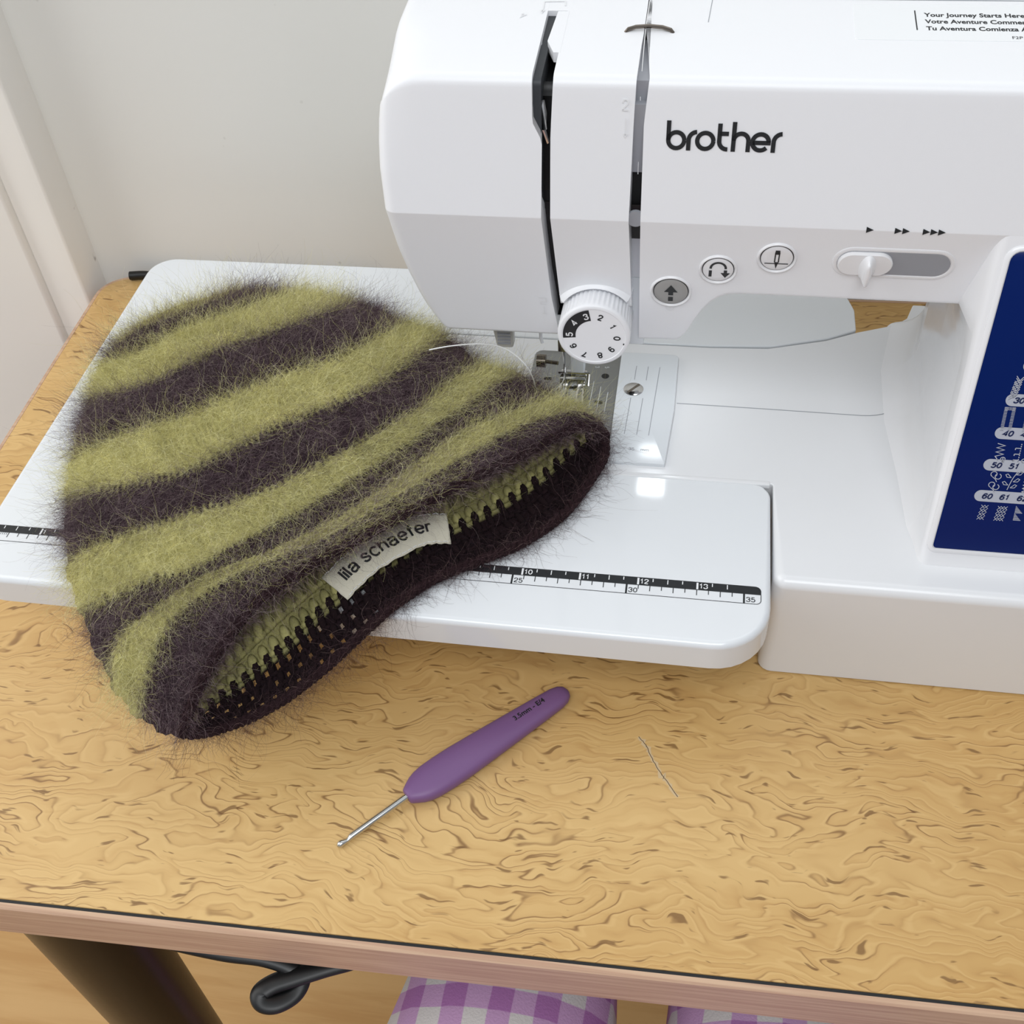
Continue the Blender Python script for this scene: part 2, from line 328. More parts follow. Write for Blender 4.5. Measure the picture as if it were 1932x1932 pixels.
# base: front block and free arm in one casting
bo = rpoly([(362.3, 3.6), (620, 3.6), (620, 205), (437, 207), (433, 195), (426, 188.5), (406, 180.5), (390, 172.3), (360, 163), (330, 161.3), (188, 161.3), (188, 62.8), (362.3, 62.8)],
           [6, 6, 1, 1, 2, 2, 1, 1, 1, 1, 3, 3, 1], 5)
br = [5.0 if y < 12 else .7 for x, y in bo]
obj('base', *plate(bo, ZD+1, 0, br, 5), M['base'], mc, smooth=30, wn=True)
T0 = Frame((0, 0, 0), (1, 0, 0), (0, 1, 0))
a = Acc(); a.add(*ribbon(T0, [(315, 115.3), (360, 115), (405, 114.4)]+[(405+26*math.sin(t), 140-25.6*math.cos(t)) for t in np.linspace(.15, 1.45, 12)]+[(431.3, 146)], .5, .05))
a.build('cover_seam', M['seam'], mc, smooth=0)
for y in (5,): obj('foot_pad', *disc(Frame((0, 0, ZD), (1, 0, 0), (0, 1, 0)), 400, 40, [(9, 0), (9, 1.2)], 16), M['dark'], mc)
# section of the arm in (y, z): top plane, upper front, lower front, underside
K = math.tan(math.radians(10))
def section(zb):
    yb = 68+(134-zb)*K
    q = rpoly([(186, 196.4), (78, 187), (68, 134), (yb, zb), (172, zb+1), (186, zb+20)], [5, 5, 1.6, 3, 8, 10], 5); out = []
    for i, p in enumerate(q):
        out.append(p); m = {5: 14, 11: 18, 17: 16}.get(i, 0)               # extra points down the top, front and lower front
        out += [tuple(np.array(p)+(np.array(q[i+1])-np.array(p))*k/(m+1)) for k in range(1, m+1)]
    return out
def skin(xl, xr, us, zbf, wrap=None):
    rows = []
    for u in us:
        sct = section(zbf(u)); row = []
        for y, z in sct:
            x = xl(y, z)*(1-u)+xr(y, z)*u; p = (x, y, z)
            row.append(wrap(u, p) if wrap else p)
        rows.append(row)
    return loft(rows)
ip = lambda v, xs, ys: float(np.interp(v, xs, ys))
def s1l(y, z): return 254.5 if z > 171 else ip(z, [66, 75, 91, 134, 164, 171], [261.6, 261, 259.3, 257.5, 258.1, 254.4])
def s1r(y, z): return 262.4 if z > 186 else ip(z, [80, 86, 134, 165, 187], [263.6, 263.2, 261.1, 261.3, 262.5])
def s2l(y, z): return 293.2 if y > 108 and z > 180 else ip(z, [80, 86, 134, 171, 188], [293.6, 293.6, 292, 292.5, 293])
def s2r(y, z): return ip(y, [80, 106, 112], [297.6, 294.8, 293.6]) if z > 186 else ip(z, [60, 67, 132, 171, 187], [296.9, 296.9, 296.6, 296.3, 297.6])
def xend(y, z): return ip(z, [66, 70, 78, 88, 100, 113, 134, 150, 165, 178, 187, 197], [208.5, 205.8, 203, 200, 197.2, 194.9, 193, 192.4, 192.6, 193.3, 194.2, 195])
def endwrap(u, p):
    x, y, z = p; dx = x-xend(y, z); R0 = 5.0; dy = dz = 0
    if dx < 19 and z > 150 and y < 118:                                    # big soft corner between top, front and end
        dz -= 15*(1-math.sqrt(max(0, 1-(1-dx/19)**2)))*min(1, (118-y)/36)*min(1, (z-150)/34)
    if dx < R0:
        k = R0*(1-math.sqrt(max(0, 1-(1-dx/R0)**2))); dy += k*min(1, max(0, (110-y)/20))-k*(1 if y > 150 else 0); dz += (-k*min(1, max(0, (z-178)/8)) if y > 78 else 0)+k*min(1, max(0, (80-z)/10))
    return (x, y+dy, z+dz)
us = [0, .002, .006, .014, .026, .042, .06, .08, .105, .135, .17, .21, .26, .34, .5, .75, 1]
obj('end_cover', *skin(xend, s1l, us, lambda u: 66.5, endwrap), M['body'], mc, smooth=30, wn=True)
obj('centre_strip', *skin(s1r, s2l, [0, .02, .98, 1], lambda u: 86, lambda u, p: p), M['body'], mc, smooth=30, wn=True)
XS = [296.9, 298, 306, 313, 315, 317.5, 320.5, 323.5, 326.5, 329.5, 333, 337, 342, 360, 620]
def zmain(u): return ip(296.9+u*323.1, [296.9, 314, 317.5, 320.5, 323.5, 326.5, 329.5, 333, 337, 342], [66.5, 67, 72.5, 80, 86.5, 91, 94, 95.8, 96.4, 96.5])
obj('arm_housing', *skin(s2r, lambda y, z: 620, [(x-296.9)/323.1 for x in XS], zmain), M['body'], mc, smooth=30, wn=True)
# dark mechanism behind the two slots
def inner(x0, x1, d, zb, m, name, ztop=400):
    sct = np.array(section(zb)); q = inset(sct, d); rows = [[(x, y, min(z, ztop)) for y, z in q] for x in (x0, x1)]; obj(name, *loft(rows), m, mc, smooth=30)
inner(250, 300, 10, 66.5, M['dark'], 'slot_lining')
inner(253.5, 257.6, 2.2, 96, M['dgrey'], 'lever_guard')
# pale walls in the thread slot
a = Acc(); a.add(*box(291.6, 299, 80, 113, 150, 185.5)); a.add(*box(291.6, 299, 76.6, 84, 150.5, 178)); a.build('thread_channel', M['grey'], mc, smooth=0)
F_low = Frame((0, 68, 134), (1, 0, 0), (0, -math.sin(math.radians(10)), math.cos(math.radians(10))))
a = Acc()
a.add(*disc(Frame((294.6, 70.5, 134.5), (1, 0, 0), (0, 0, 1)), 0, 0, [(3.4, 0), (3.4, 1.5)], 20)); a.build('tension_disc', M['grey'], mc)
a = Acc(); a.add(*box(292.0, 299, 80.5, 92, 64, 99, 1)); a.add(*box(291.5, 299, 81, 92, 99, 120)); a.build('thread_guide_block', M['silver'], mc)
a = Acc(); a.add(*tube([(x, 111.5-abs(x-295)**3*.0015, z) for x, z in ((286.2, 189.4), (287.2, 190.6), (290, 191.3), (295, 191.6), (300, 191.3), (303.2, 190.6), (304.2, 189.4))], .8, 8)); a.build('thread_clip', M['wire'], mc, label='dark steel wire clip')
F_top = Frame((0, 78, 187), (1, 0, 0), (0, math.cos(math.radians(5)), math.sin(math.radians(5)))); 
# white tab over the take-up lever slot, and the slot's open end seen as black
a = Acc(); a.add(*poly(F_top, [(255, 20), (258.5, 26), (258.5, 49), (262.4, 49), (262.4, 15), (260.5, 17)][:0] or [(258.6, 48), (257.5, 24), (260.2, 18), (262.6, 18), (262.6, 48)], .1)); q = [(258.6, 47), (257.2, 25), (260.4, 17), (263, 17), (263, 47)]
a = Acc(); a.add([F_top.p(x, y, -4) for x, y in q]+[F_top.p(x, y, .05) for x, y in q], [(0, 1, 2, 3, 4), (5, 6, 7, 8, 9)]+[(k, (k+1) % 5, 5+(k+1) % 5, 5+k) for k in range(5)]); a.build('slot_tab', M['body'], mc, smooth=0)
a = Acc(); q = [(254, 47.5), (262.6, 47.5), (262.6, 108), (254, 108)]
a.add([F_top.p(x, y, -9) for x, y in q]+[F_top.p(x, y, -.05) for x, y in q], [(0, 1, 2, 3), (4, 5, 6, 7)]+[(k, (k+1) % 4, 4+(k+1) % 4, 4+k) for k in range(4)]); a.build('slot_bridge', M['body'], mc, smooth=0)
a = Acc(); a.add(*tube([(257.5, 82, 176), (258.6, 80, 172), (258.4, 79, 166), (259, 80, 160)], 1.0, 8)); a.build('take_up_lever', M['chrome'], mc)
# embossed marks
F_up = Frame((0, 68, 134), (1, 0, 0), (0, 10/53.935, 53/53.935))
def arrow(ac, fr, x, y0, y1, w, hd, h): 
    ac.add(*ribbon(fr, [(x, y0), (x, y1+hd*.6)], w, h)); ac.add(*poly(fr, [(x-hd*.55, y1+hd), (x+hd*.55, y1+hd), (x, y1)], h))
a = Acc(); a.add(*text(F_up, '2', 288.2, 42.6, 6.0, sx=.9, h=.5)); arrow(a, F_up, 289.6, 40, 32.6, .6, 1.6, .5); a.build('embossed_threading_mark', M['white'], mc, smooth=0, label='embossed 2 and arrow')
a = Acc(); a.add(*text(F_top, '4', 246.5, 45, 5.5, sx=.9, rot=2.9, h=.2)); a.add(*ribbon(F_top, [(252.4, 46), (252.2, 54), (260.5, 54.5), (261, 51)], .6, .2)); a.add(*poly(F_top, [(251.3, 47.5), (253.4, 47.5), (252.3, 44.5)], .2)); a.build('embossed_lever_mark', M['white'], mc, smooth=0, label='embossed 4 and arrow')
a = Acc(); a.add(*ribbon(F_low, [(253.6, -44.6), (257, -44.6), (257, -47), (254.6, -47), (254.6, -48.4), (257, -48.4)], .5, .2)); a.add(*ribbon(F_low, [(255.9, -49.8), (255.9, -54)], .5, .2)); a.add(*ribbon(F_low, [(254.9, -54), (257, -54.2)], .6, .2)); a.build('embossed_needle_mark', M['white'], mc, smooth=0)
# brand lettering drawn stroke by stroke
B = Frame(F_up.p(304.8, 28.6), F_up.ux, F_up.uy); w = 1.6; a = Acc()
S = lambda pts: a.add(*ribbon(B, pts, w, .15))
S([(.8, 10.9), (.8, 3.7)]); S(circ(3.75, 3.7, 2.95)); S([(8.3, 0), (8.3, 3.9)]); S(circ(11.3, 3.9, 3.0, 180, 92, 10)); S(circ(14.4, 3.7, 2.95))
S([(19.5, 10.2), (19.5, 3.6)]); S(circ(22.4, 3.7, 2.9, 180, 276, 10)); S([(19.5, 6.5), (22.8, 6.5)]); S([(24.7, 10.9), (24.7, 0)]); S(circ(27.4, 4.0, 2.7, 180, 0, 14)); S([(30.1, 4.0), (30.1, 0)])
S(circ(34.5, 3.7, 2.95, 0, 318, 24)); S([(31.6, 3.5), (38.2, 3.5)]); S([(39.2, 0), (39.2, 3.9)]); S(circ(42.2, 3.9, 3.0, 180, 92, 10))
a.build('brand_lettering', M['ink'], mc, smooth=0, label='black brand lettering')
# speed arrows
a = Acc()
for x0, n in ((382, 1), (392.4, 2), (402.6, 3)):
    for k in range(n): x = x0+k*2.8; a.add(*poly(F_up, [(x, -.9), (x+2.7, .3), (x, 1.5)], .2))
a.build('speed_marks', M['ink'], mc, smooth=0)
# sticker with print
a = Acc(); q = rpoly([(371, 29), (470, 29), (470, 54.5), (371, 54.5)], 1, 3); a.add([F_top.p(x, y, .0) for x, y in q]+[F_top.p(x, y, .12) for x, y in q], [tuple(range(len(q)))[::-1], tuple(range(len(q), 2*len(q)))]+[(k, (k+1) % len(q), len(q)+(k+1) % len(q), len(q)+k) for k in range(len(q))])
st = a.build('sticker', M['sticker'], mc, smooth=0, label='clear printed sticker')
a = Acc()
for s, y in (("Your Journey Starts Here\u2122", 45.6), ('Votre Aventure Commence Ici', 40.9), ('Tu Aventura Comienza Aqu\u00ed', 36.0)): a.add(*text(F_top, s, 396.6, y, 3.8, bold=.09, sx=.9, h=.2))
a.add(*text(F_top, 'F2P', 426, 30.6, 2.6, h=.2)); a.add(*ribbon(F_top, [(393.3, 36), (393.3, 50)], .45, .2)); a.build('sticker_print', M['ink'], st, smooth=0)
a = Acc(); a.add(*ribbon(F_top, [(293.6, 58), (620, 58)], .5, .1)); a.add(*ribbon(F_top, [(317, 40), (318, 58)], .25, .1)); a.build('lid_seam', M['seam'], mc, smooth=0)
# buttons
def button(x, y, r, m, name, label):
    a = Acc(); a.add(*disc(F_low, x, y, [(r+1.7, -.5), (r+1.7, .1), (r+1.45, .7), (r+1.1, .9), (r+.75, .7), (r+.35, .1), (r+.25, -.6)], 44)); b = a.build(name, M['panel'], mc, label=label)
    a = Acc(); a.add(*disc(F_low, x, y, [(r+.3, .0), (r+.3, .12)], 44)); a.build('button_gap', M['dark'], b)
    a = Acc(); a.add(*disc(F_low, x, y, [(r, -.4), (r, .35), (r-.35, .6), (r*.6, .62)], 44)); c = a.build('button_cap', m, b); return b
b1 = button(309.8, -37.1, 7.0, M['btn'], 'start_button', 'grey button with an up arrow'); a = Acc()
a.add(*poly(F_low, [(307.0, -37.0), (309.8, -33.0), (312.6, -37.0)], .75)); a.add(*ribbon(F_low, [(309.8, -36.9), (309.8, -38.8)], 2.0, .75)); a.add(*ribbon(F_low, [(309.8, -39.8), (309.8, -42.2)], 2.0, .75)); a.build('icon', M['ink'], b1, smooth=0)
a = Acc(); a.add(*ribbon(F_low, circ(309.8, -46.4, 1.7, 180, 360, 10), .35, .3)); a.add(*disc(F_low, 309.8, -46, [(.5, 0), (.5, .5)], 10)); a.build('indicator_lamp', M['white'], b1)
b2 = button(328.2, -23.5, 6.1, M['panel'], 'reverse_button', 'white button with a turn-back arrow'); a = Acc()
a.add(*ribbon(F_low, [(325.2, -27.0), (325.2, -23.6)], 1.2, .75)); a.add(*ribbon(F_low, [(325.2, -22.6)]+circ(328.2, -22.3, 3.0, 165, 10, 12)+[(331.2, -22.6)], .95, .75)); a.add(*ribbon(F_low, [(331.2, -23.3), (331.2, -25.2)], 1.3, .75)); a.add(*poly(F_low, [(329.3, -24.8), (333.1, -24.8), (331.2, -27.4)], .75)); a.build('icon', M['ink'], b2, smooth=0)
b3 = button(350.6, -15.9, 6.2, M['panel'], 'needle_button', 'white button with a needle icon'); a = Acc()
a.add(*ribbon(F_low, [(346.0, -18.4), (355.2, -18.4)], .45, .75)); a.add(*poly(F_low, [(349.8, -17.6), (351.4, -17.6), (350.6, -21.2)], .75)); a.add(*ribbon(F_low, [(349.85, -17.7), (349.85, -12.6), (351.35, -12.6), (351.35, -17.7)], .5, .75)); a.add(*ribbon(F_low, [(350.6, -11.4), (350.6, -13.6)], 1.8, .75)); a.build('icon', M['ink'], b3, smooth=0)
# speed slider: rim, hollow track, knob with a finger ridge
def stad(x0, x1, y, r, n=14): return circ(x0, y, r, 90, 270, n)+circ(x1, y, r, -90, 90, n)
x0, x1, yc, rr = 379.6, 410.6, -16.4, 6.1
L = [stad(x0, x1, yc, rr+d) for d in (1.6, 1.6, .9, .1, 0, -.4, -3.2)]; H = [-.5, .2, .55, .4, .16, .14, .10]
a = Acc(); a.add(*loft([[F_low.p(x, y, h) for x, y in l] for l, h in zip(L, H)])); sl = a.build('speed_slider', M['panel'], mc, wn=True)
a = Acc(); L = [stad(x0, x1, yc, rr-.3), stad(x0, x1, yc, rr-.35)]; a.add(*loft([[F_low.p(x, y, h) for x, y in l] for l, h in zip(L, (.2, .3))])); a.build('slider_track', M['grey'], sl, smooth=0)
a = Acc(); L = [stad(x0, x0+9.5, yc, r_) for r_ in (5.7, 5.7, 5.2, 3.5)]; a.add(*loft([[F_low.p(x, y, h) for x, y in l] for l, h in zip(L, (.2, 1.3, 1.8, 1.9))]))
rows = [[F_low.p(385.4+w_*math.cos(t), yc-1.2+l_*math.sin(t)-h*.1, h) for t in np.linspace(0, 2*PI, 25)[:-1]] for w_, l_, h in ((3.6, 6.6, 1.5), (2.4, 6.5, 3.0), (1.7, 6.2, 5.2), (1.3, 5.8, 6.2), (.7, 5.0, 6.6))]
a.add(*loft(rows)); a.build('slider_knob', M['panel'], sl)
# tension dial
FD = Frame((278.8, 62, 81.6), (1, 0, 0), (0, .03, 1)); FD.n = np.cross(FD.ux, FD.uy)
n = 180; rows = []
for r, h, kn in ((14.6, -20, 0), (15.3, -18, 1), (15.5, -6, 1), (15.5, -1.6, 0), (15.3, -.5, 0), (14.6, 0, 0), (13.6, 0, 0), (13.4, -.25, 0)):
    rows.append([FD.p((r-kn*.42*(1+math.cos(k*PI/2)))*math.cos(2*PI*k/n), (r-kn*.42*(1+math.cos(k*PI/2)))*math.sin(2*PI*k/n), h) for k in range(n)])
hr = []
for t in np.linspace(math.radians(40), math.radians(147), 30):
    hr.append([FD.p(r_*math.cos(t), r_*math.sin(t), h_) for r_, h_ in ((16.2, -20), (16.2, -11.0), (16.7, -10.2), (17.6, -10.6), (19.2, -14), (20, -20))])
obj('dial_hood', *loft(hr), M['body'], mc, smooth=50)
dl = obj('tension_dial', *loft(rows), M['body'], mc, smooth=50, label='round ribbed dial numbered 0 to 9')
a = Acc()
for ch, x, y, rt in (('2', 2.8, 9.4, -.3), ('1', 8.0, 5.2, -1.0), ('0', 9.9, -.7, -1.6), ('9', 7.6, -6.6, -2.3), ('8', 2.8, -10.0, -2.9), ('7', -3.8, -9.9, -3.5), ('6', -8.7, -5.7, -4.2)):
    v, f = text2d(ch, 4.3, .2, 0, 1, 'CENTER'); a.add([FD.p(x+p*math.cos(rt)-(q-1.55)*math.sin(rt), y+p*math.sin(rt)+(q-1.55)*math.cos(rt), -.1) for p, q in v], f)
band = circ(0, 0, 12.6, 105, 182, 22); inn = circ(0, 0, 7.6, 182, 105, 22)
a.add(*ribbon(FD, circ(0, 0, 10.4, 99, 188, 24), 5.4, -.16)); a.add(*poly(FD, circ(12.9, -3.6, .5, 0, 360, 8), -.1)); a.build('dial_print', M['ink'], dl, smooth=0, label='black dial numerals and dark arc')
a = Acc()
for ch, x, y, rt in (('3', -3.3, 9.6, .33), ('4', -8.2, 6.3, .95), ('5', -10.3, .3, 1.55)):
    v, f = text2d(ch, 4.3, .2, 0, 1, 'CENTER'); a.add([FD.p(x+p*math.cos(rt)-(q-1.55)*math.sin(rt), y+p*math.sin(rt)+(q-1.55)*math.cos(rt), -.06) for p, q in v], f)
a.build('dial_white_print', M['white'], dl, smooth=0)
a = Acc(); a.add(*disc(F_low, 277.5, -38.6, [(.7, 0), (.6, .5), (.2, .7)], 12)); a.add(*ribbon(F_low, circ(277.5, -56, 17.2, 128, 52, 20), .5, .1)); a.build('dial_pointer', M['white'], mc)
# column and blue panel
rows = []
for z in [-.5, .6, 1.5, 3, 5, 8, 11, 14, 20, 40, 64, 74, 84, 90, 95, 99, 103, 108, 116, 126, 134]:
    zz = max(z, 0); yf = 20+48*zz/134; xf = 423.5+6.5*zz/134; fl = 17*(1-math.sqrt(max(0, 1-(1-min(1, zz/17))**2))); ft = 20*(1-math.sqrt(max(0, 1-min(1, max(0, (z-72)/27))**2))) if z > 72 else 0
    ft = min(ft, 20)
    c = rpoly([(625, yf), (xf, yf), (xf+3, yf+22), (430.5, max(yf+46, 112)), (431.5, 150), (440, 192), (625, 192)], [0, 3.5, 8, 10, 10, 8, 0], 4)
    rows.append([(x-(fl+ft)*min(1, max(0, (y-yf-2)/50)) if x < 500 else x, y, z) for x, y in c])
obj('column', *loft(rows), M['panel'], mc, smooth=60)
SL = np.hypot(48, 134); F_bl = Frame((0, 20, 0), (1, 0, 0), (0, 48/SL, 134/SL))
xl = lambda s: 428.1+7.8*(s-9.3)/127
q = rpoly([(xl(9.0), 9.0), (612, 9.0), (612, 136.6), (xl(136.6), 136.6)], [1.6, 1, 1, 4], 5)
a = Acc(); L = [inset(q, d) for d in (-2.4, -2.4, -1.6, -.5, -.2)]; a.add(*loft([[F_bl.p(x, y, h) for x, y in l] for l, h in zip(L, (-2, .2, .8, .8, .2))])); a.build('panel_frame', M['panel'], mc)
a = Acc(); a.add(*loft([[F_bl.p(x, y, h) for x, y in l] for l, h in zip([q, q, inset(q, .25)], (-1, .4, .55))])); bp = a.build('stitch_panel', M['blue'], mc, label='dark blue stitch chart panel')
g = Acc(); dk_ = Acc(); H = .75
def pill(x, y): g.add(*poly(F_bl, circ(x, y, 2.6, 90, 270, 12)+[(600, y-2.6), (600, y+2.6)], H))
for x, y, ns in ((452.2, 92.4, ('20', '21')), (448.4, 77.9, ('30', '31', '32')), (447.0, 63.6, ('40', '41', '42')), (445.2, 49.4, ('50', '51', '52')), (444.2, 35.2, ('60', '61', '62', '63'))):
    pill(x-1.2, y)
    for k, s in enumerate(ns): dk_.add(*text(F_bl, s, x+.9+k*6.9-1.6, y-1.35, 3.7, bold=.3, shear=.22, sx=1.05, h=H+.1))
def P(pts, w=.45): g.add(*ribbon(F_bl, pts, w*.8, H))
for dx in (0, 6.9):                                                        # chevrons under 20
    for k in range(4):
        for d in (0, .9): P([(446.4+dx-.3*k, 84.2-k*2.1+d), (448.2+dx-.3*k, 85.4-k*2.1+d), (446.9+dx-.3*k, 86.6-k*2.1+d+.5)][::1], .4); P([(449.6+dx-.3*k, 86.8-k*2.1+d), (448.2+dx-.3*k, 85.0-k*2.1+d)], .4)
for dx in (0, 8.4):                                                        # buttonhole
    for k in range(17): P([(444.9+dx, 75.0-k*.62-.4), (446.2+dx, 75.0-k*.62-.4)], .34); P([(447.9+dx, 75.0-k*.62-.4), (449.2+dx, 75.0-k*.62-.4)], .34)
    for k in range(7): P([(445.4+dx+k*.55, 74.9), (445.4+dx+k*.55, 73.5)], .3); P([(445.4+dx+k*.55, 65.9), (445.4+dx+k*.55, 64.6+.3)], .3)
zz = []
for k in range(4): zz += [(445.2, 59.0-k*1.9), (448.2, 58.2-k*1.9)]
P(zz[:7]+[(446.6, 51.6)], .45); P(circ(448.4, 52.2, .9, 0, 360, 12), .4); P([(448.4, 52.9), (448.4, 50.9), (449.2, 50.9)], .4)
for k in range(9): P([(454.4, 59.4-k*.95), (454.4, 58.9-k*.95)], .5)
for k in range(3): P([(452.4, 57.4-k*2.6), (454.4, 57.4-k*2.6)], .45); P([(452.4, 57.4-k*2.6), (452.4, 56.6-k*2.6)], .45)
P([(452.0, 51.8), (453.0, 51.8)], .5); P(circ(456.6, 52.0, .9, 0, 360, 12), .4)
for k in range(2):                                                         # scroll stitch
    P(circ(446.3, 45.3-k*4.8, 1.2, -60, 250, 14), .4); P(circ(448.1, 44.4-k*4.8, 1.2, 120, 430, 14), .4); P([(446.0, 44.0-k*4.8), (447.3, 43.0-k*4.8), (447.9, 41.9-k*4.8)], .4)
P(spline([(455.3, 47.0, 0), (453.8, 43.5, 0), (452.6, 38.6, 0)], 10)[:, :2], .4)
for x, y, s in ((454.9, 45.6, 1), (453.3, 44.2, -1), (454.3, 42.4, 1), (452.6, 40.8, -1), (453.6, 39.6, 1)):
    P([(x, y), (x+s*1.6, y+1.6), (x+s*2.4, y+1.2), (x+s*1.7, y+.1), (x, y)], .35)
for k in range(6): P([(459.4+.25*(k % 2), 46.4-k*1.5), (458.6, 45.7-k*1.5), (459.8, 45.1-k*1.5)], .5)
for k in range(4):                                                         # cross stitches
    x = 444.0-.25*k; y = 31.0-k*1.75
    for d in (0, 1.3): P([(x+d, y), (x+d+1.5, y-1.6)], .3); P([(x+d+1.5, y), (x+d, y-1.6)], .3)
    x = 451.0-.2*k
    for d in (-.4, .8, 2.0): P([(x+d, y), (x+d+1.4, y-1.6)], .3); P([(x+d+1.4, y), (x+d, y-1.6)], .3)
for k in range(2):
    for j in range(7): P([(457.6, 31.4-k*3.4-j*.5), (457.9+j*.45, 31.4-k*3.4-j*.5)], .34)
g.build('stitch_chart', M['pgrey'], bp, smooth=0, label='pale grey stitch pictures and number pills'); dk_.build('stitch_numbers', M['navy'], bp, smooth=0)
# needle plate, cover, presser foot, needle
a = Acc(); a.add(*plate(rpoly([(238.7, 69), (284.2, 69), (284.2, 151), (238.7, 151)], [2, .5, .5, 4], 3), -.6, .45, .15, 2)); npl = a.build('needle_plate', M['steel'], mc)
a = Acc(); a.add(*plate(circ(277.4, 132.6, 2.0, 0, 360, 20)[:-1], .2, .5, .01, 1)); 
for x, y in ((248, 128), (256, 133), (264, 133), (256, 121), (264, 121), (276, 112)): a.add(*plate(rpoly([(x-2, y-1.2), (x+2, y-1.2), (x+2, y+1.2), (x-2, y+1.2)], .5, 2), .2, .5, .01, 1))
a.build('plate_hole', M['dark'], npl, smooth=0)
a = Acc()
for x in (272, 276, 280): a.add(*ribbon(T0, [(x, 128-(x-272)), (x-.5, 105)], .3, .55))
for s, x in (('3', 271.5), ('5', 276.5)): a.add(*text(T0, s, x, 140, 3, rot=-1.5, h=.55))
a.build('plate_guide_lines', M['silver'], npl, smooth=0)
a = Acc(); a.add(*plate(rpoly([(284.3, 69), (311.8, 69), (314.2, 108), (314.2, 151), (284.3, 151)], [.5, .5, 8, 3, .5], 4), -1, 2.2, .5, 3)); pc = a.build('bobbin_cover', M['silver'], mc)
a = Acc()
for x in (292.2, 298.2): a.add(*ribbon(T0, [(x+.8, 140), (x+.5, 129)], .3, 2.3)); a.add(*ribbon(T0, [(x-.2, 115), (x-1.2, 88)], .3, 2.3))
a.add(*ribbon(T0, [(305, 140), (302.8, 88)], .3, 2.3)); a.add(*text(T0, '35', 294, 76.8, 2.8, h=2.3)); a.add(*text(T0, 'mm', 299.5, 76.8, 2.8, h=2.3)); a.build('cover_guide_lines', M['grey'], pc, smooth=0)
scw = obj('plate_screw', *disc(T0, 292.8, 121.4, [(5.0, .4), (5.0, 2.5), (4.4, 2.9), (1, 3.0)], 32), M['chrome'], pc)
a = Acc(); a.add(*ribbon(Frame((292.8, 121.4, 0), (math.cos(.9), math.sin(.9), 0), (-math.sin(.9), math.cos(.9), 0)), [(-4.4, 0), (4.4, 0)], 1.3, 3.05)); a.build('screw_slot', M['wire'], scw, smooth=0)
a = Acc(); a.add(*box(285, 361, 61.6, 64.4, -2, .3, .5)); a.build('latch_strip', M['base'], mc)
a = Acc(); a.add(*tube([(262, 124, 90), (262, 124, 24)], 3.2, 16)); a.build('presser_bar', M['chrome'], mc)
a = Acc(); a.add(*tube([(258, 122.5, 80), (258, 122.5, 30)], 2.4, 14)); a.add(*box(255, 261, 119, 126, 26, 33, .8)); a.build('needle_clamp', M['chrome'], mc)
a = Acc(); a.add(*tube([(258, 121, 28), (258, 121, 12), (258, 121, 2)], [.7, .6, .15], 8)); a.build('needle', M['chrome'], mc)
ft = Acc(); ft.add(*box(261, 268, 120.5, 128, 12, 27, .8)); ft.build('foot_holder', M['silver'], mc)
ft = Acc(); ft.add(*box(255, 259.4, 108, 130, 1.2, 3, .6)); ft.add(*box(264, 268.5, 108, 130, 1.2, 3, .6)); ft.add(*box(255, 268.5, 122, 130, 1.4, 6, .6)); ft.add(*tube([(254, 126, 7), (270, 126, 7)], .9, 8)); ft.add(*tube([(268, 120, 3), (270.5, 118, 6), (270, 122, 10)], .8, 8)); ft.build('presser_foot', M['chrome'], mc)
ft = Acc(); ft.add(*tube([(244, 127, 13), (254, 127, 12)], 1.0, 8)); ft.add(*tube([(243, 127, 13), (247.5, 127, 13)], 3.4, 16)); ft.build('clamp_screw', M['wire'], mc)
a = Acc(); a.add(*loft([[(x, y, z) for x, y in rpoly([(229-i, 92+i*.2), (238.2+i*.2, 92), (238.2, 98), (229, 98)], .8, 2)] for z, i in ((72, 0), (58, 0), (50, -1.5), (49, -2))]))
lv = a.build('threader_lever', M['clear'], mc)
a = Acc(); [a.add(*box(231, 237, 91.4, 92.4, 51+k*1.8, 51.8+k*1.8)) for k in range(6)]; a.build('lever_ridge', M['grey'], lv, smooth=0)
a = Acc(); a.add(*tube([(250.6, 97, 66), (250.6, 96, 52), (251.4, 95, 50)], .8, 8)); a.build('threader_hook', M['white'], mc)
lamp = obj('work_lamp', *box(298, 310, 112, 126, 64.4, 66), M['white'], mc, smooth=0)
l = bpy.data.lights.new('work_lamp_light', 'AREA'); l.size = .014; l.energy = .012; l.color = (.9, .96, 1); lo = bpy.data.objects.new('work_lamp_light', l); COL.objects.link(lo); lo.location = W((304, 119, 63.6)); lo.parent = None

# ------------------------------------------------------------------ wide extension table
et = root('extension_table', (180, 90, ZD), 'glossy white extension table with printed ruler around the free arm', 'extension table')
to = rpoly([(-4.3, -32), (361.5, -33.5), (361.2, 62), (186, 62), (186, 162.2), (288, 162.2), (330, 162.6), (362, 164.8), (391, 174), (406, 182.2), (406, 200), (400, 221), (-4.2, 221)],
           [20, 24, 8, 2, 2, 2, 20, 20, 20, 2, 12, 16, 16], 8)
tr = [3.0 if (y < 0 or x < 100) else (1.4 if x > 355 and y < 60 else .8) for x, y in to]
obj('tabletop', *plate(to, -16.5, 0, tr, 5, .6), M['table'], et, smooth=30, wn=True)
for x, y in ((40, 60), (330, 42), (40, 195), (370, 200)): obj('leg', *disc(Frame((0, 0, 0), (1, 0, 0), (0, 1, 0)), x, y, [(7, ZD), (7, ZD+3), (5.5, ZD+5), (5.5, -14)], 20), M['base'], et)
bk = Acc(); wh = Acc(); h1 = .10; h2 = .18
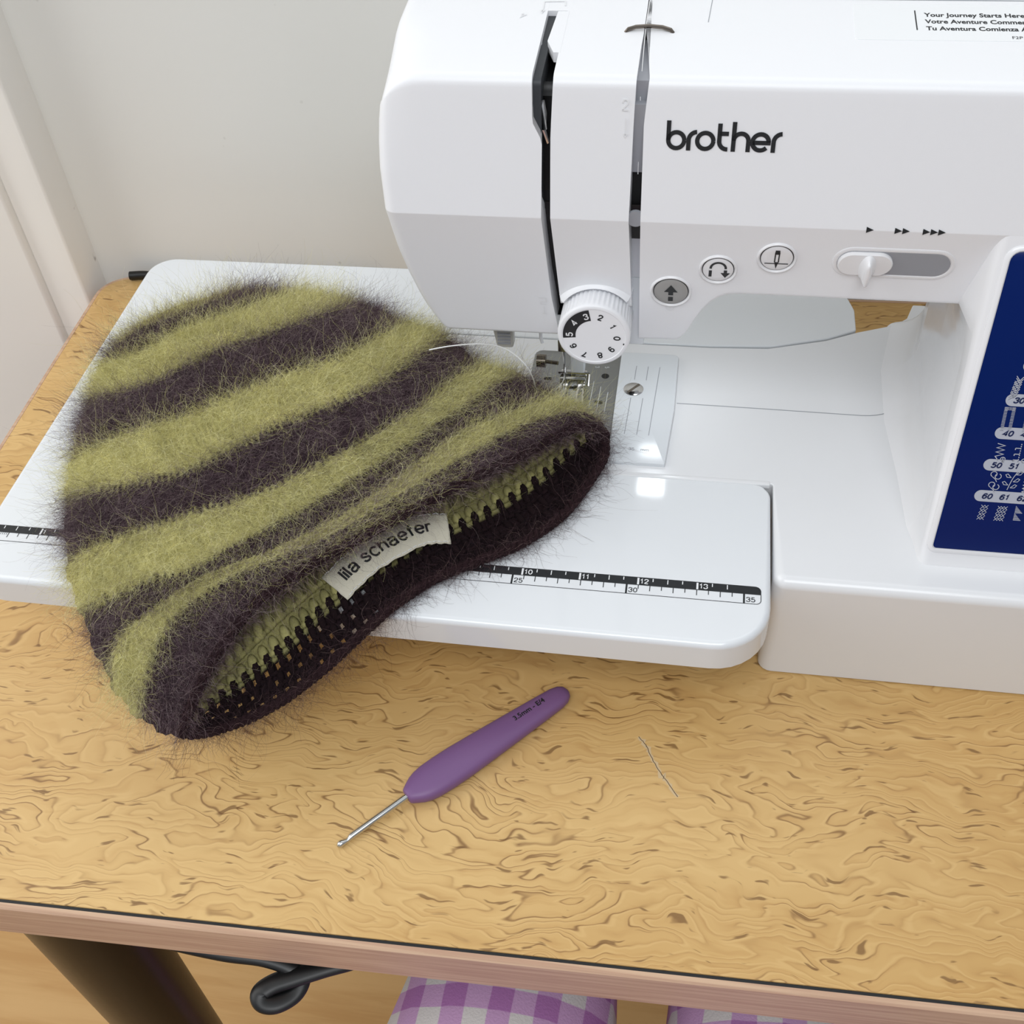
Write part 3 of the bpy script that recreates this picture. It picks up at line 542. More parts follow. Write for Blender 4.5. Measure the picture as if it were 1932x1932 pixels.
bk.add(*poly(T0, [(-2.5, -4.5), (-2.5, 0)]+circ(354.6, -2.6, 2.6, 90, 0, 6)+[(357.2, -4.5)], h1)); bk.add(*ribbon(T0, [(-2.5, -9.6)]+circ(355.0, -7.5, 2.1, -90, 0, 6)+[(357.1, -4.5)], .3, h1))
for q in range(0, 55):
    x = q*25.4/4
    if q == 0: continue
    if q % 4 == 0: wh.add(*ribbon(T0, [(x, -.5), (x, -4.2)], .85, h2)); wh.add(*text(T0, str(q//4), x+.9, -3.7, 3.9, bold=.1, sx=1.05, h=h2))
    else: wh.add(*ribbon(T0, [(x, -.5), (x, -2.9 if q % 2 == 0 else -2.2)], .4, h2))
wh.add(*text(T0, 'ins.', -1.2, -3.6, 3.6, bold=.08, h=h2))
for k in range(1, 71):
    x = k*5.0
    if k % 10 == 0: bk.add(*ribbon(T0, [(x, -4.4), (x, -9.5)], .8, h1)); bk.add(*text(T0, str(k//2), x+1.0, -8.7, 3.7, bold=.06, sx=1.05, h=h1))
    else: bk.add(*ribbon(T0, [(x, -4.4), (x, -7.4 if k % 2 == 0 else -6.6)], .35, h1))
for k in range(1, 10): bk.add(*ribbon(T0, [(k, -4.4), (k, -5.9)], .2, h1))
bk.build('ruler_scale', M['ink'], et, smooth=0, label='black ruler bar with centimetre marks'); wh.build('ruler_inch_marks', M['white'], et, smooth=0)

# ------------------------------------------------------------------ mohair beanie
HT=[[(1246,-925,-150),(1276,-868,-65),(1301,-797,-13),(1331,-723,34),(1366,-649,76),(1410,-578,115),(1455,-505,152),(1513,-440,185),(1583,-384,212),(1654,-327,237),(1718,-254,239),(1789,-186,240),(1861,-117,240),(1933,-46,240),(2005,27,239),(2079,102,237),(2155,177,235),(2232,254,231),(2311,332,226),(2393,411,219),(2475,494,210),(2556,585,199),(2638,682,183),(2729,766,161),(2821,783,100)],[(1034,-857,-121),(1053,-797,-27),(1068,-717,33),(1085,-633,86),(1129,-558,131),(1192,-489,170),(1271,-433,201),(1353,-378,230),(1441,-332,254),(1525,-275,257),(1608,-215,259),(1691,-152,260),(1771,-82,260),(1844,0,260),(1919,85,259),(1994,173,257),(2070,263,254),(2148,356,250),(2228,452,244),(2311,549,236),(2398,645,226),(2493,733,213),(2594,813,195),(2702,869,169),(2802,872,100)],[(863,-727,-67),(881,-676,28),(914,-608,84),(983,-555,125),(1057,-504,161),(1129,-451,194),(1203,-400,224),(1287,-359,247),(1371,-316,264),(1452,-270,267),(1528,-214,269),(1601,-151,270),(1673,-84,270),(1745,-15,270),(1810,67,269),(1874,154,267),(1938,245,264),(1998,346,259),(2060,450,253),(2128,551,245),(2202,648,234),(2290,727,220),(2378,814,201),(2463,920,174),(2551,1060,100)],[(662,-474,39),(781,-478,125),(871,-453,167),(956,-424,202),(1046,-404,227),(1136,-385,247),(1218,-355,270),(1285,-304,287),(1346,-243,293),(1410,-183,296),(1474,-122,299),(1539,-60,300),(1601,9,300),(1662,81,300),(1725,154,299),(1787,231,296),(1847,314,293),(1908,401,287),(1969,492,280),(2031,586,270),(2094,686,258),(2156,794,241),(2216,916,219),(2282,1038,187),(2353,1199,100)],[(525,-267,100),(641,-280,213),(729,-261,255),(813,-239,284),(895,-215,305),(974,-189,321),(1052,-160,334),(1128,-130,344),(1203,-98,351),(1276,-61,355),(1346,-19,358),(1415,25,360),(1479,79,360),(1539,141,360),(1599,206,358),(1660,271,355),(1721,340,351),(1782,412,344),(1840,493,334),(1897,581,321),(1950,679,305),(1993,800,284),(2036,932,255),(2089,1064,213),(2128,1281,100)],[(337,140,100),(509,51,230),(615,35,279),(710,32,312),(796,38,337),(878,49,356),(956,65,370),(1030,86,381),(1090,130,389),(1147,179,395),(1203,231,398),(1259,285,400),(1314,342,400),(1371,397,400),(1433,448,398),(1494,501,395),(1554,557,389),(1612,621,381),(1670,689,370),(1727,763,356),(1775,855,337),(1812,971,312),(1850,1097,279),(1895,1229,230),(1915,1466,100)],[(257,384,100),(406,310,230),(489,314,279),(560,332,312),(629,351,337),(700,367,356),(768,387,370),(833,411,381),(896,438,389),(952,477,395),(1006,520,398),(1058,566,400),(1111,612,400),(1165,659,400),(1219,706,398),(1273,755,395),(1331,798,389),(1391,841,381),(1448,888,370),(1498,954,356),(1544,1032,337),(1588,1118,312),(1625,1225,279),(1656,1354,230),(1656,1592,100)],[(155,819,100),(298,723,213),(382,702,255),(455,696,284),(522,697,305),(580,710,321),(630,736,334),(678,766,344),(723,798,351),(767,835,355),(809,875,358),(849,918,360),(889,962,360),(932,1004,360),(979,1038,358),(1027,1074,355),(1074,1111,351),(1118,1154,344),(1160,1204,334),(1201,1258,321),(1240,1318,305),(1278,1384,284),(1313,1459,255),(1343,1551,213),(1339,1739,100)],[(113,1089,100),(220,1013,187),(282,999,219),(335,997,241),(384,1001,258),(429,1010,270),(465,1031,280),(495,1062,287),(523,1095,293),(550,1131,296),(579,1164,299),(614,1190,300),(648,1217,300),(683,1245,300),(717,1273,299),(752,1301,296),(786,1331,293),(819,1363,287),(851,1397,280),(882,1435,270),(911,1478,258),(938,1525,241),(962,1581,219),(981,1651,187),(968,1794,100)],[(125,1233,100),(190,1191,161),(223,1194,183),(250,1206,199),(275,1222,210),(297,1241,219),(319,1260,226),(347,1273,231),(374,1287,235),(400,1302,237),(425,1319,239),(450,1337,240),(474,1356,240),(498,1376,240),(521,1397,239),(543,1419,237),(565,1443,235),(586,1468,231),(606,1495,226),(625,1525,219),(643,1558,210),(659,1594,199),(673,1636,183),(682,1688,161),(665,1791,100)],[(162,1338,100),(194,1332,126),(212,1345,136),(229,1363,142),(243,1383,147),(258,1403,151),(276,1420,154),(294,1437,156),(312,1454,158),(329,1473,159),(346,1491,160),(363,1511,160),(380,1530,160),(399,1546,160),(420,1558,160),(442,1572,159),(462,1585,158),(483,1600,156),(503,1615,154),(522,1631,151),(542,1648,147),(560,1667,142),(577,1688,136),(593,1713,126),(597,1760,100)]]
HB=[[(1244,-922,-154),(1322,-886,-179),(1402,-843,-184),(1484,-802,-173),(1562,-755,-154),(1636,-703,-132),(1703,-644,-107),(1769,-583,-81),(1829,-517,-54),(1889,-450,-25),(1950,-382,3),(2010,-311,25),(2074,-232,25),(2141,-155,25),(2219,-90,25),(2302,-32,25),(2387,25,25),(2474,81,25),(2553,153,25),(2628,236,25),(2694,333,25),(2746,451,25),(2794,571,32),(2832,685,55),(2820,788,95)],[(1258,-873,-148),(1299,-798,-145),(1353,-735,-135),(1419,-681,-118),(1482,-626,-94),(1544,-569,-70),(1603,-510,-46),(1658,-446,-19),(1712,-382,8),(1769,-316,30),(1825,-240,30),(1882,-162,30),(1946,-91,30),(2012,-20,30),(2082,49,30),(2157,112,30),(2233,175,30),(2308,241,30),(2385,309,30),(2457,387,30),(2524,475,30),(2588,571,30),(2646,674,35),(2713,758,51),(2792,817,80)],[(1255,-761,-96),(1264,-670,-86),(1279,-583,-67),(1299,-502,-37),(1337,-429,-7),(1379,-358,23),(1416,-273,35),(1468,-195,35),(1525,-119,35),(1584,-43,35),(1652,23,35),(1723,88,35),(1795,154,35),(1866,222,35),(1938,292,35),(2012,363,35),(2087,435,35),(2162,507,35),(2240,579,35),(2320,650,35),(2401,721,35),(2483,794,35),(2567,863,40),(2657,908,56),(2759,888,85)],[(1228,-530,6),(1246,-446,12),(1269,-368,29),(1297,-290,40),(1332,-209,40),(1368,-127,40),(1410,-49,40),(1458,26,40),(1506,103,40),(1562,174,40),(1626,235,40),(1692,296,40),(1758,358,40),(1824,423,40),(1891,489,40),(1958,556,40),(2027,624,40),(2097,692,40),(2167,760,40),(2243,821,40),(2323,877,40),(2403,933,40),(2487,980,45),(2576,1004,61),(2672,971,90)]]
HT = np.array(HT)/10.0; HB = np.array(HB)/10.0
def cr(A, ts):                                       # Catmull-Rom along axis 0
    Q = np.concatenate([2*A[:1]-A[1:2], A, 2*A[-1:]-A[-2:-1]]); out = []
    for s in ts:
        i = min(int(s), len(A)-2); t = s-i; a, b, c, d = Q[i:i+4]
        out.append(.5*((2*b)+(-a+c)*t+(2*a-5*b+4*c-d)*t*t+(-a+3*b-3*c+d)*t**3))
    return np.array(out)
def up(A, nv, nu):
    tv = np.linspace(0, len(A)-1, nv); tu = np.linspace(0, A.shape[1]-1, nu)
    return np.swapaxes(cr(np.swapaxes(cr(A, tv), 0, 1), tu), 0, 1), tv
GREEN = np.array(lin((182, 175, 116))); DARK = np.array(lin((50, 38, 42))); DIN = np.array(lin((44, 28, 31)))
hat = root('crochet_beanie', (150, 40, 0), 'fuzzy green and dark purple striped beanie lying open on the white table', 'hat')
NV, NU = 161, 193
TG, tv = up(HT, NV, NU)
gu = np.gradient(TG, axis=1); gv = np.gradient(TG, axis=0); nrm = np.cross(gu, gv); nrm /= np.linalg.norm(nrm, axis=2)[..., None]+1e-9
if nrm[NV//2, NU//2, 2] < 0: nrm = -nrm
uu = np.linspace(0, 1, NU)[None, :]*np.ones((NV, 1)); vv = tv[:, None]*np.ones((1, NU))
def isdark(v, u=None): return (np.floor(np.clip(v, 0, 9.99)).astype(int) % 2) == 0
ribs = 1.9*np.abs(np.sin(uu*PI*64+np.floor(vv*3)*PI/2))**.7*(.75+.5*np.sin(uu*211+vv*37)*.5)+.9*np.abs(np.sin(vv*PI*3))
TGd = TG+nrm*(ribs-2.2)[..., None]
jag = vv+.16*(np.abs(((uu*64) % 1)-.5)*2-.5)+NR.normal(0, .03, vv.shape)
cols = np.where(isdark(jag)[..., None], DARK, GREEN)*NR.uniform(.8, 1.1, vv.shape)[..., None]
# skirt: carry the outline down and under, then the flattened lower layer
def flat(P, dz): q = P.copy(); q[..., 2] = -np.clip(-(P[..., 1]+33), 0, 200)*.42+dz; return q
ctr = np.array([150., 45., 0])
left = TGd[:, 0]; right = TGd[:, -1]; crown = TGd[-1]
edge = np.concatenate([left, crown[1:-1], right[::-1]]); ecol = np.concatenate([cols[:, 0], cols[-1, 1:-1], cols[::-1, -1]])
v = TGd.reshape(-1, 3).tolist(); c = cols.reshape(-1, 3).tolist(); f = [(i*NU+j, i*NU+j+1, (i+1)*NU+j+1, (i+1)*NU+j) for i in range(NV-1) for j in range(NU-1)]
prev = [i*NU for i in range(NV)]+[(NV-1)*NU+j for j in range(1, NU-1)]+[i*NU+NU-1 for i in range(NV-1, -1, -1)]
for dz, k in ((6.5, -.012), (3.4, .012), (2.0, .05)):
    r = flat(edge, dz); r[:, :2] = r[:, :2]+(ctr[:2]-r[:, :2])*k; n0 = len(v); v += r.tolist(); c += ecol.tolist(); cur = list(range(n0, n0+len(r)))
    f += [(prev[i], prev[i+1], cur[i+1], cur[i]) for i in range(len(r)-1)]; prev = cur
obj('knit_body', v, f, M['yarn'], hat, smooth=180, cols=np.array(c))
# lower layer with its open-work brim
BG, bv = up(HB, 46, 217)
low = [flat(HT[k], 2.2) for k in (6, 8, 10)]
lowu = np.array([[r[0]*(1-t)+r[-1]*t if False else np.array([np.interp(t, np.linspace(0, 1, len(r)), r[:, i]) for i in range(3)]) for t in np.linspace(0, 1, 217)] for r in low])
BG = np.concatenate([BG, lowu]); nb, mb = BG.shape[:2]
bcol = np.array([[DIN*.55 if (i/15.0) < 1.0 else GREEN*.7 for j in range(mb)] for i in range(nb)])  # inside yarn coloured darker to stand in for the shade under the opening
f = []
for i in range(nb-1):
    for j in range(mb-1):
        ph = (j+((i//5) % 2)*3) % 6
        hole = i < 24 and i % 5 in (1, 2, 3) and ph in (3, 4) and j < (96 if i < 16 else 66) and (j//6*7+i//5*3) % 9 > 0
        if not hole: f.append((i*mb+j, i*mb+j+1, (i+1)*mb+j+1, (i+1)*mb+j))
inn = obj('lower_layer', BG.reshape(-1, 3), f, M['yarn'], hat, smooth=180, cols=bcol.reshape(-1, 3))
so = inn.modifiers.new('thickness', 'SOLIDIFY'); so.thickness = .0014; so.offset = -1
# crochet stitches of the inside of the brim, their yarn darkened for shade
def bpt(u, w):                                       # w: 0 brim edge, 1 colour change, 2 under the upper layer
    fi = min(w*15, 44.99); fj = min(u*216, 215.99); i, j = int(fi), int(fj); a, b = fi-i, fj-j
    return BG[i, j]*(1-a)*(1-b)+BG[i+1, j]*a*(1-b)+BG[i, j+1]*(1-a)*b+BG[i+1, j+1]*a*b
sv, sf, scol = [], [], []
def stitch(u0, w0, u1, w1, r, col, lift=1.2):
    p = np.array([bpt(u0, w0), bpt((u0+u1)/2, (w0+w1)/2), bpt(u1, w1)]); p[:, 2] += np.array([.5, lift, .5])
    q = spline(p, 5); vv_, ff = tube(q, r*np.array([.55, 1, 1.1, 1, .55]), 6); n0 = len(sv); sv.extend(vv_); sf.extend(tuple(i+n0 for i in k) for k in ff); scol.extend([col*R.uniform(.7, 1.15)]*len(vv_))
NS = 36
for k in range(NS):
    for row in range(3):
        u0 = (k+.08+.5*(row % 2)+R.uniform(-.1, .1))/NS*.995
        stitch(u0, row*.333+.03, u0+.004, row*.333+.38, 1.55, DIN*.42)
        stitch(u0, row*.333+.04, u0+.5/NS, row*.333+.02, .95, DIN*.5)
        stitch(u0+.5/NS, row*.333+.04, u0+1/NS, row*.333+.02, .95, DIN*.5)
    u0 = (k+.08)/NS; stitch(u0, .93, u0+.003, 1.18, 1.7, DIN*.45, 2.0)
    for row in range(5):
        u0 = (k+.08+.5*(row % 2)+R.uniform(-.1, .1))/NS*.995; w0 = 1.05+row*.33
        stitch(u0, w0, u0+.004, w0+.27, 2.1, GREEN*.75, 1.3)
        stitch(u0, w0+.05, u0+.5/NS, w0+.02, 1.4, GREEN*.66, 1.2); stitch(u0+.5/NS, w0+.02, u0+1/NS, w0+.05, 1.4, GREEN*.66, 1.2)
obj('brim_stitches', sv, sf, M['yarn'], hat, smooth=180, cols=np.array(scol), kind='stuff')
# twisted yarn edge running round the opening
loop = np.concatenate([TG[0], BG[0][::-1][1:-1]]); loop = spline(loop[::3], 900)
e = Acc()
for k in range(2):
    t = np.arange(900)*.55+k*PI; tg = np.gradient(loop, axis=0); tg /= np.linalg.norm(tg, axis=1)[:, None]+1e-9
    a_ = np.cross(tg, (0, 0, 1.)); a_ /= np.linalg.norm(a_, axis=1)[:, None]+1e-9; b_ = np.cross(a_, tg)
    e.add(*tube(loop+1.1*(np.cos(t)[:, None]*a_+np.sin(t)[:, None]*b_)+np.array([0, 0, .6]), 1.5, 6))
obj('brim_edge', e.v, e.f, M['yarn'], hat, smooth=180, cols=np.array([DIN*.8]*len(e.v)))
# sewn-in tape with the maker's name
tcen = spline([(175.6, -26.4, 7.2), (182.5, -15.5, 9.4), (190.3, -6.0, 10.4), (203.0, 6.0, 10.2), (211.0, 10.8, 9.2), (218.6, 13.2, 7.6)], 41)
tw = np.cross((0, 0, 1.), np.gradient(tcen, axis=0)); tw /= np.linalg.norm(tw, axis=1)[:, None]; tw[:, 2] += .18
hw = 8.0+.25*np.sin(np.arange(41)*1.3); TA = np.array([tcen+tw*(hw*s)[:, None]+np.array([0, 0, .5*math.cos(s*2)]) for s in np.linspace(-1, 1, 9)])
TA += NR.normal(0, .08, TA.shape)
vf = [(i*41+j, i*41+j+1, (i+1)*41+j+1, (i+1)*41+j) for i in range(8) for j in range(40)]
tg_ = obj('name_tape', TA.reshape(-1, 3), vf, M['tag'], hat, smooth=180, label='cream cloth tape with black lettering'); so = tg_.modifiers.new('thickness', 'SOLIDIFY'); so.thickness = .0005; so.offset = -1
al = np.r_[0, np.cumsum(np.linalg.norm(np.diff(tcen, axis=0), axis=1))]
def tp(s, t, h=.35):
    fi = np.interp(s, al, np.arange(41)); i = min(int(fi), 39); a = fi-i; fj = (t/8.0+1)*4; j = max(0, min(int(fj), 7)); b = fj-j
    p = (TA[j, i]*(1-b)+TA[j+1, i]*b)*(1-a)+(TA[j, i+1]*(1-b)+TA[j+1, i+1]*b)*a; return (p[0], p[1], p[2]+h)
tv_, tf_ = text2d('lila schaefer', 9.4, .22, 0, 1.0)
bm = bmesh.new(); bvs = [bm.verts.new((x, y, 0)) for x, y in tv_]
for q in tf_:
    try: bm.faces.new([bvs[i] for i in q])
    except ValueError: pass
bmesh.ops.triangulate(bm, faces=bm.faces); bmesh.ops.subdivide_edges(bm, edges=[e_ for e_ in bm.edges if e_.calc_length() > 1.2], cuts=2, use_grid_fill=True); bmesh.ops.triangulate(bm, faces=bm.faces)
bm.verts.index_update(); wtx = max(x for x, y in tv_); off = (al[-1]-wtx)/2-.8
obj('name_print', [tp(p.co.x+off, p.co.y-2.6) for p in bm.verts], [tuple(q.index for q in fc.verts) for fc in bm.faces], M['ink'], tg_, smooth=0); bm.free()
st_ = Acc()                                          # little hand stitches round the tape
for k in range(20): st_.add(*tube([tp(2+k*2.9, 7.2, .3), tp(3.2+k*2.9, 7.4, .6), tp(4.2+k*2.9, 7.2, .3)], .18, 5)); st_.add(*tube([tp(2+k*2.9, -7.2, .3), tp(3.2+k*2.9, -7.4, .6), tp(4.2+k*2.9, -7.2, .3)], .18, 5))
st_.build('tape_stitching', M['thread'], tg_, smooth=0)
# mohair halo: individual fibres grown from the surface
def fibres(name, roots, normals, along, cols, lens, radius, seed, lift, curl, npt=9, uv=None):
    rg = np.random.default_rng(seed); n = len(roots); o0 = np.array(ORG[hat.name], float)
    d = normals*lift[:, None]+along*rg.normal(.75, .45, n)[:, None]+np.cross(normals, along)*rg.normal(0, .55, n)[:, None]+rg.normal(0, .22, (n, 3))
    if uv is not None:                               # strands of one stitch lean the same way: tufts
        cu = np.floor(uv[0]*64+np.floor(uv[1]*3)*.5).astype(int); cv = np.floor(uv[1]*3).astype(int); h_ = (cu*73+cv*151) % 997; tl = rg.normal(0, 1, (997, 3)); d = d*np.where(rg.random(n) < .7, .6, 1.0)[:, None]+(along*.35+np.cross(normals, along)*(.5*tl[h_, :1])+normals*(.22*tl[h_, 1:2]))*np.where(rg.random(n) < .8, 1.0, 0.0)[:, None]
        cols = cols*(1+.16*tl[h_, 2:3]).clip(.55, 1.45)
    d /= np.linalg.norm(d, axis=1)[:, None]; P = np.zeros((n, npt, 3)); P[:, 0] = roots-normals*.8; st = lens/(npt-1)
    side = np.cross(d, normals); side /= np.linalg.norm(side, axis=1)[:, None]+1e-9; ph = rg.uniform(0, 6.28, n); fq = rg.uniform(.5, 1.6, n); bend = rg.normal(0, .10, (n, 3))
    for k in range(1, npt):
        wv = np.sin(ph+k*fq)*curl; dd = d+side*wv[:, None]+bend*k+np.cross(side, d)*(np.cos(ph*1.7+k*fq*.8)*curl*.7)[:, None]
        dd /= np.linalg.norm(dd, axis=1)[:, None]; P[:, k] = P[:, k-1]+dd*st[:, None]
    gz = np.where((P[..., 1] > -34) & (P[..., 0] < 362), .35, ZD+.4); P[..., 2] = np.maximum(P[..., 2], gz)
    hc = bpy.data.hair_curves.new(name); hc.add_curves([npt]*n); hc.attributes['position'].data.foreach_set('vector', ((P-o0)/1000).astype(np.float32).ravel())
    ra = hc.attributes.get('radius') or hc.attributes.new('radius', 'FLOAT', 'POINT'); rad = radius[:, None]*np.linspace(1, .45, npt)[None, :]/1000; ra.data.foreach_set('value', rad.astype(np.float32).ravel())
    ca = hc.attributes.new('col', 'FLOAT_COLOR', 'CURVE'); cc = np.ones((n, 4)); cc[:, :3] = cols; ca.data.foreach_set('color', cc.astype(np.float32).ravel())
    hc.materials.append(M['hair']); o = bpy.data.objects.new(name, hc); COL.objects.link(o); o.parent = hat; o['kind'] = 'stuff'; return o
dwn = -gv/(np.linalg.norm(gv, axis=2)[..., None]+1e-9)
ar = np.linalg.norm(np.cross(gu, gv), axis=2); pr = (ar[:-1, :-1]/ar[:-1, :-1].sum()).ravel()
def sample(n, seed):
    rg = np.random.default_rng(seed); k = rg.choice(len(pr), n, p=pr); i, j = k//(NU-1), k % (NU-1); a, b = rg.random(n)[:, None], rg.random(n)[:, None]
    f = lambda A: A[i, j]*(1-a)*(1-b)+A[i+1, j]*a*(1-b)+A[i, j+1]*(1-a)*b+A[i+1, j+1]*a*b
    return f(TGd), f(nrm), f(dwn), f(vv[..., None])[:, 0], f(uu[..., None])[:, 0]
FG = [lin(c_) for c_ in ((222, 217, 156), (204, 197, 132), (240, 236, 188), (170, 162, 108))]; FD_ = [lin(c_) for c_ in ((92, 73, 82), (124, 106, 109), (64, 50, 57), (168, 152, 150))]
def fcol(v_, u_, seed):
    rg = np.random.default_rng(seed); n = len(v_); dk2 = isdark(v_+rg.normal(0, .10, n)); pg = rg.choice(4, n, p=[.4, .28, .2, .12]); pd = rg.choice(4, n, p=[.40, .30, .16, .14])
    mixz = np.exp(-((u_-.52)/.2)**4)*np.clip((2.6-v_)/.5, 0, 1)*np.clip(v_/.4, .0, 1); sw = rg.random(n) < .5*mixz; dk2 = np.where(sw, ~dk2, dk2); pd = np.where((rg.random(n) < .5*mixz), 3, pd)
    return np.where(dk2[:, None], np.array(FD_)[pd], np.array(FG)[pg])*rg.uniform(.85, 1.15, n)[:, None]
n = 85000; r_, n_, a_, v_, u_ = sample(n, 1); rg = np.random.default_rng(11)
fibres('short_fur', r_, n_, a_, fcol(v_, u_, 2), rg.uniform(5, 13, n), rg.uniform(.032, .055, n), 3, rg.uniform(.3, 1.0, n), .34, 9, (u_, v_))
n = 20000; r_, n_, a_, v_, u_ = sample(n, 4)
fibres('long_fur', r_, n_, a_, fcol(v_, u_, 5), rg.gamma(6, 2.3, n)+5, rg.uniform(.022, .04, n), 6, rg.uniform(.4, 1.4, n), .5, 11, (u_, v_))
n = 26000; r_, n_, a_, v_, u_ = sample(n, 14); fl_ = np.clip(1.2-n_[:, 2], .15, 1)              # the halo stands out where the surface turns away
keep = rg.random(n) < fl_; r_, n_, a_, v_, u_ = r_[keep], n_[keep], a_[keep], v_[keep], u_[keep]; n = len(r_)
fibres('halo_fur', r_, n_, a_*.6, fcol(v_, u_, 15), rg.gamma(6, 2.0, n)+7, rg.uniform(.022, .038, n), 16, rg.uniform(.8, 2.2, n), .5, 11)
# fibres around the brim edge and inside; inner ones have shade in their colour
m_ = 6500; k = rg.integers(0, 900, m_); tg = np.gradient(loop, axis=0); tg /= np.linalg.norm(tg, axis=1)[:, None]+1e-9; cen = loop.mean(0)
out = loop-cen; out[:, 2] *= .3; out /= np.linalg.norm(out, axis=1)[:, None]+1e-9; fr_ = np.array([.55, -.83, 0]); out = out*.5+fr_*.7; out /= np.linalg.norm(out, axis=1)[:, None]
on_ = out[k]*.55+rg.normal(0, .55, (m_, 3)); on_ /= np.linalg.norm(on_, axis=1)[:, None]
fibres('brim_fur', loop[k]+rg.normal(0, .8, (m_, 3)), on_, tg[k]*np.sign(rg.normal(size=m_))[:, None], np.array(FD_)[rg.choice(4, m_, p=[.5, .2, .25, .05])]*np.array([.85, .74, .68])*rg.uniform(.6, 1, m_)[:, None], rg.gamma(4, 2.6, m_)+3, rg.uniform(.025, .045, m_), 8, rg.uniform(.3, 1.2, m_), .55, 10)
m_ = 15000; i = rg.integers(1, 38, m_); j = rg.integers(1, 208, m_); rt = BG[i, j]+np.array([0, 0, 1.5]); nn_ = np.tile((0, 0, 1.), (m_, 1)); al_ = BG[i, j]-BG[i+1, j]; al_ /= np.linalg.norm(al_, axis=1)[:, None]
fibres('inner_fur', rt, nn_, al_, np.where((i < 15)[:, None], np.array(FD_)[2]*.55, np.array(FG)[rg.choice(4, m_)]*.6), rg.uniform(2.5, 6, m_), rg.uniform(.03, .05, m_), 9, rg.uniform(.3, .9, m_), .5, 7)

# ------------------------------------------------------------------ crochet hook
hk = root('crochet_hook', (230, -65, ZD), 'crochet hook with purple rubber handle and silver shaft lying on the desk', 'crochet hook')
A0 = np.array([186.6, -109.2]); A1 = np.array([275.2, -21.2]); dx = (A1-A0)/np.linalg.norm(A1-A0); LT = float(np.linalg.norm(A1-A0)); nx = np.array([-dx[1], dx[0]])
FH = Frame((*A0, ZD), (*dx, 0), (*nx, 0))
rows = []
prof = [(35.6, 2.3, 2.0), (35.8, 3.3, 2.7), (36.5, 3.9, 3.1), (38.5, 5.2, 3.5), (41, 6.7, 3.9), (44, 7.8, 4.2), (48, 8.5, 4.5), (55, 8.8, 4.6), (63, 8.75, 4.6), (74, 8.2, 4.5), (86, 7.5, 4.3), (98, 6.8, 4.1), (110, 6.0, 4.0), (118, 5.4, 3.8), (121.5, 4.6, 3.3), (123.8, 3.1, 2.4), (124.8, 1.2, 1.0)]
for s, a_, b_ in prof:
    rows.append([FH.p(s, a_*np.sign(math.cos(t))*abs(math.cos(t))**.8, 4.75+b_*np.sign(math.sin(t))*abs(math.sin(t))**.8) for t in np.linspace(0, 2*PI, 33)[:-1]])
obj('handle', *loft(rows), M['purple'], hk, smooth=50, label='purple rubber handle')
sh = [(34, 1.45), (7.5, 1.45), (6.4, 1.3), (5.6, 1.0), (4.6, .85), (3.4, 1.15), (2.4, 1.5), (1.0, 1.45), (.3, .9), (-.1, .2)]
hz = lambda s: 4.75 if s > 30 else 1.7+3.05*max(0, (s)/30)**1.0*1.0
rows = [[FH.p(s, r*math.cos(t)-(1.45-r)*.8*(1 if 2 < s < 7 else 0), hz(s)+r*math.sin(t)) for t in np.linspace(0, 2*PI, 17)[:-1]] for s, r in [(36, 1.45)]+sh]
obj('shaft', *loft(rows), M['alu'], hk, smooth=60, label='silver metal shaft with hooked tip')
FT = Frame((*A0, ZD+4.75+4.05), (*dx, 0), (*nx, 0)); tvv, tff = text2d('3.5mm - E/4', 3.5, .09)
obj('size_print', [FT.p(94.5+x, y-.2, 0.12-.0*x) for x, y in tvv], tff, M['ink'], hk, smooth=0, label='black print 3.5mm - E/4')

# ------------------------------------------------------------------ threads, cords
th = root('sewing_thread', (258, 121, 2), 'loose white sewing thread running from the needle across the beanie', 'thread')
p = spline([(258, 121, 14), (257, 120, 6), (252, 115, 3), (246.1, 105.7, 12.0), (246.6, 92.5, 30.0), (244.9, 86.9, 42.0), (238.9, 88.3, 48.0), (231.4, 89.8, 51.0), (221.8, 88.1, 53.0), (209.7, 85.5, 53.0), (199.3, 85.6, 50.0)], 60)
obj('thread_tail', *tube(p, .3, 6), M['thread'], th)
p = spline([(255.5, 112, 66), (256, 116, 50), (257, 119, 30), (258, 121, 14)], 16); obj('needle_thread', *tube(p, .2, 6), M['thread'], th)
p = spline([(294.2, 150, 194.2), (293.8, 125, 192.2), (293.8, 110, 190.6), (294.2, 90, 186.5), (294.4, 80.5, 180), (294.6, 79, 170), (294.6, 76, 150)], 40); obj('upper_thread', *tube(p, .16, 6), M['thread'], th)
o = obj('power_cord', *tube(spline([(-67, 285.5, ZD+3.2), (-56, 287, ZD+3.2), (-30, 287, ZD+3.2), (40, 288, ZD+3.2), (110, 288, ZD+3.2)], 40), 3.0, 12), M['cord']); o['label'] = 'black cord lying at the back of the desk against the wall'; o['category'] = 'cord'
cp = spline([(84, -139, ZD-28), (110, -145, ZD-29.5), (139, -147, ZD-31.5), (158, -146.5, ZD-33), (170, -148, ZD-35.5), (174.5, -151.5, ZD-38), (173, -157.5, ZD-40), (167, -162.5, ZD-40), (161.5, -163, ZD-39.5), (159.5, -160, ZD-38), (164, -156, ZD-37), (172, -152.5, ZD-36), (185, -147, ZD-34.5), (200, -141, ZD-33), (225, -128, ZD-30), (260, -110, ZD-28.5)], 120)
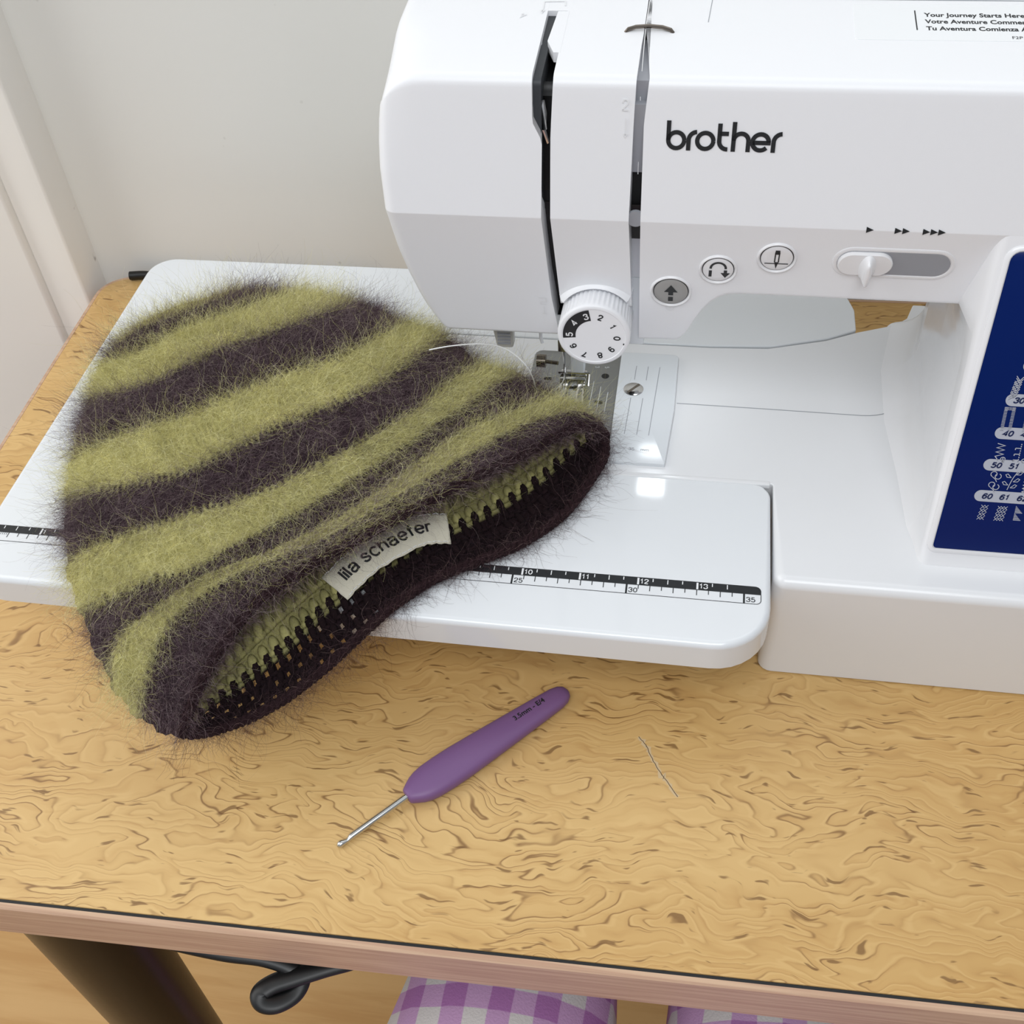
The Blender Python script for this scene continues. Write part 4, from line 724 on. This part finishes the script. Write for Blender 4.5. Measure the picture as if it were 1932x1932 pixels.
o = obj('hanging_cord', *tube(cp, 4.6, 12, .5), M['cord'], smooth=60); o['label'] = 'flat black cord looping down under the front edge of the desk'; o['category'] = 'cord'

# ------------------------------------------------------------------ the person at the desk (knees under the desk edge)
pe = root('person', (300, -330, ZF), 'person in purple and white gingham trousers seated with knees under desk', 'person')
def limb(name, chain, m, label=None, sub=2):
    me = bpy.data.meshes.new(name); o0 = np.array(ORG[pe.name])
    me.from_pydata([tuple((np.array(c[0])-o0)/1000) for c in chain[0]], chain[1], []); o = bpy.data.objects.new(name, me); COL.objects.link(o); o.parent = pe
    sk = o.modifiers.new('skin', 'SKIN'); sk.use_smooth_shade = True; ss_ = o.modifiers.new('smooth', 'SUBSURF'); ss_.levels = sub; ss_.render_levels = sub
    for i, c in enumerate(chain[0]): me.skin_vertices[0].data[i].radius = (c[1]/1000, c[2]/1000); me.skin_vertices[0].data[i].use_root = i == 0
    me.materials.append(m); ORG[o.name] = tuple(o0)
    if label: o['label'] = label
    return o
ZK = -189
verts = [((322, -560, ZK-16), 100, 88)]; ed = []
for sx, kx in ((-1, 259), (1, 382)):
    b = len(verts)
    verts += [((322+sx*92, -540, ZK-14), 84, 78), ((kx+sx*26, -330, ZK-6), 84, 72), ((kx+sx*9, -205, ZK-2), 70, 64), ((kx+sx*2, -120, ZK-1), 57, 60), ((kx, -62, ZK-16), 50, 52), ((kx, -42, ZK-70), 48, 50), ((kx+sx*4, -60, -420), 46, 50), ((kx+sx*6, -80, -640), 40, 44), ((kx+sx*6, -86, -730), 42, 46)]
    ed += [(0, b)]+[(b+i, b+i+1) for i in range(8)]
limb('trousers', (verts, ed), M['gingham'], 'purple and white gingham trousers')
for sx, kx in ((-1, 259), (1, 382)):
    x = kx+sx*6; limb('foot', ([((x, -90, -700), 30, 32), ((x, -92, -755), 32, 34), ((x+sx*2, -60, -776), 31, 26), ((x+sx*8, 10, -784), 36, 19), ((x+sx*9, 62, -790), 32, 13)], [(i, i+1) for i in range(4)]), M['skin'])
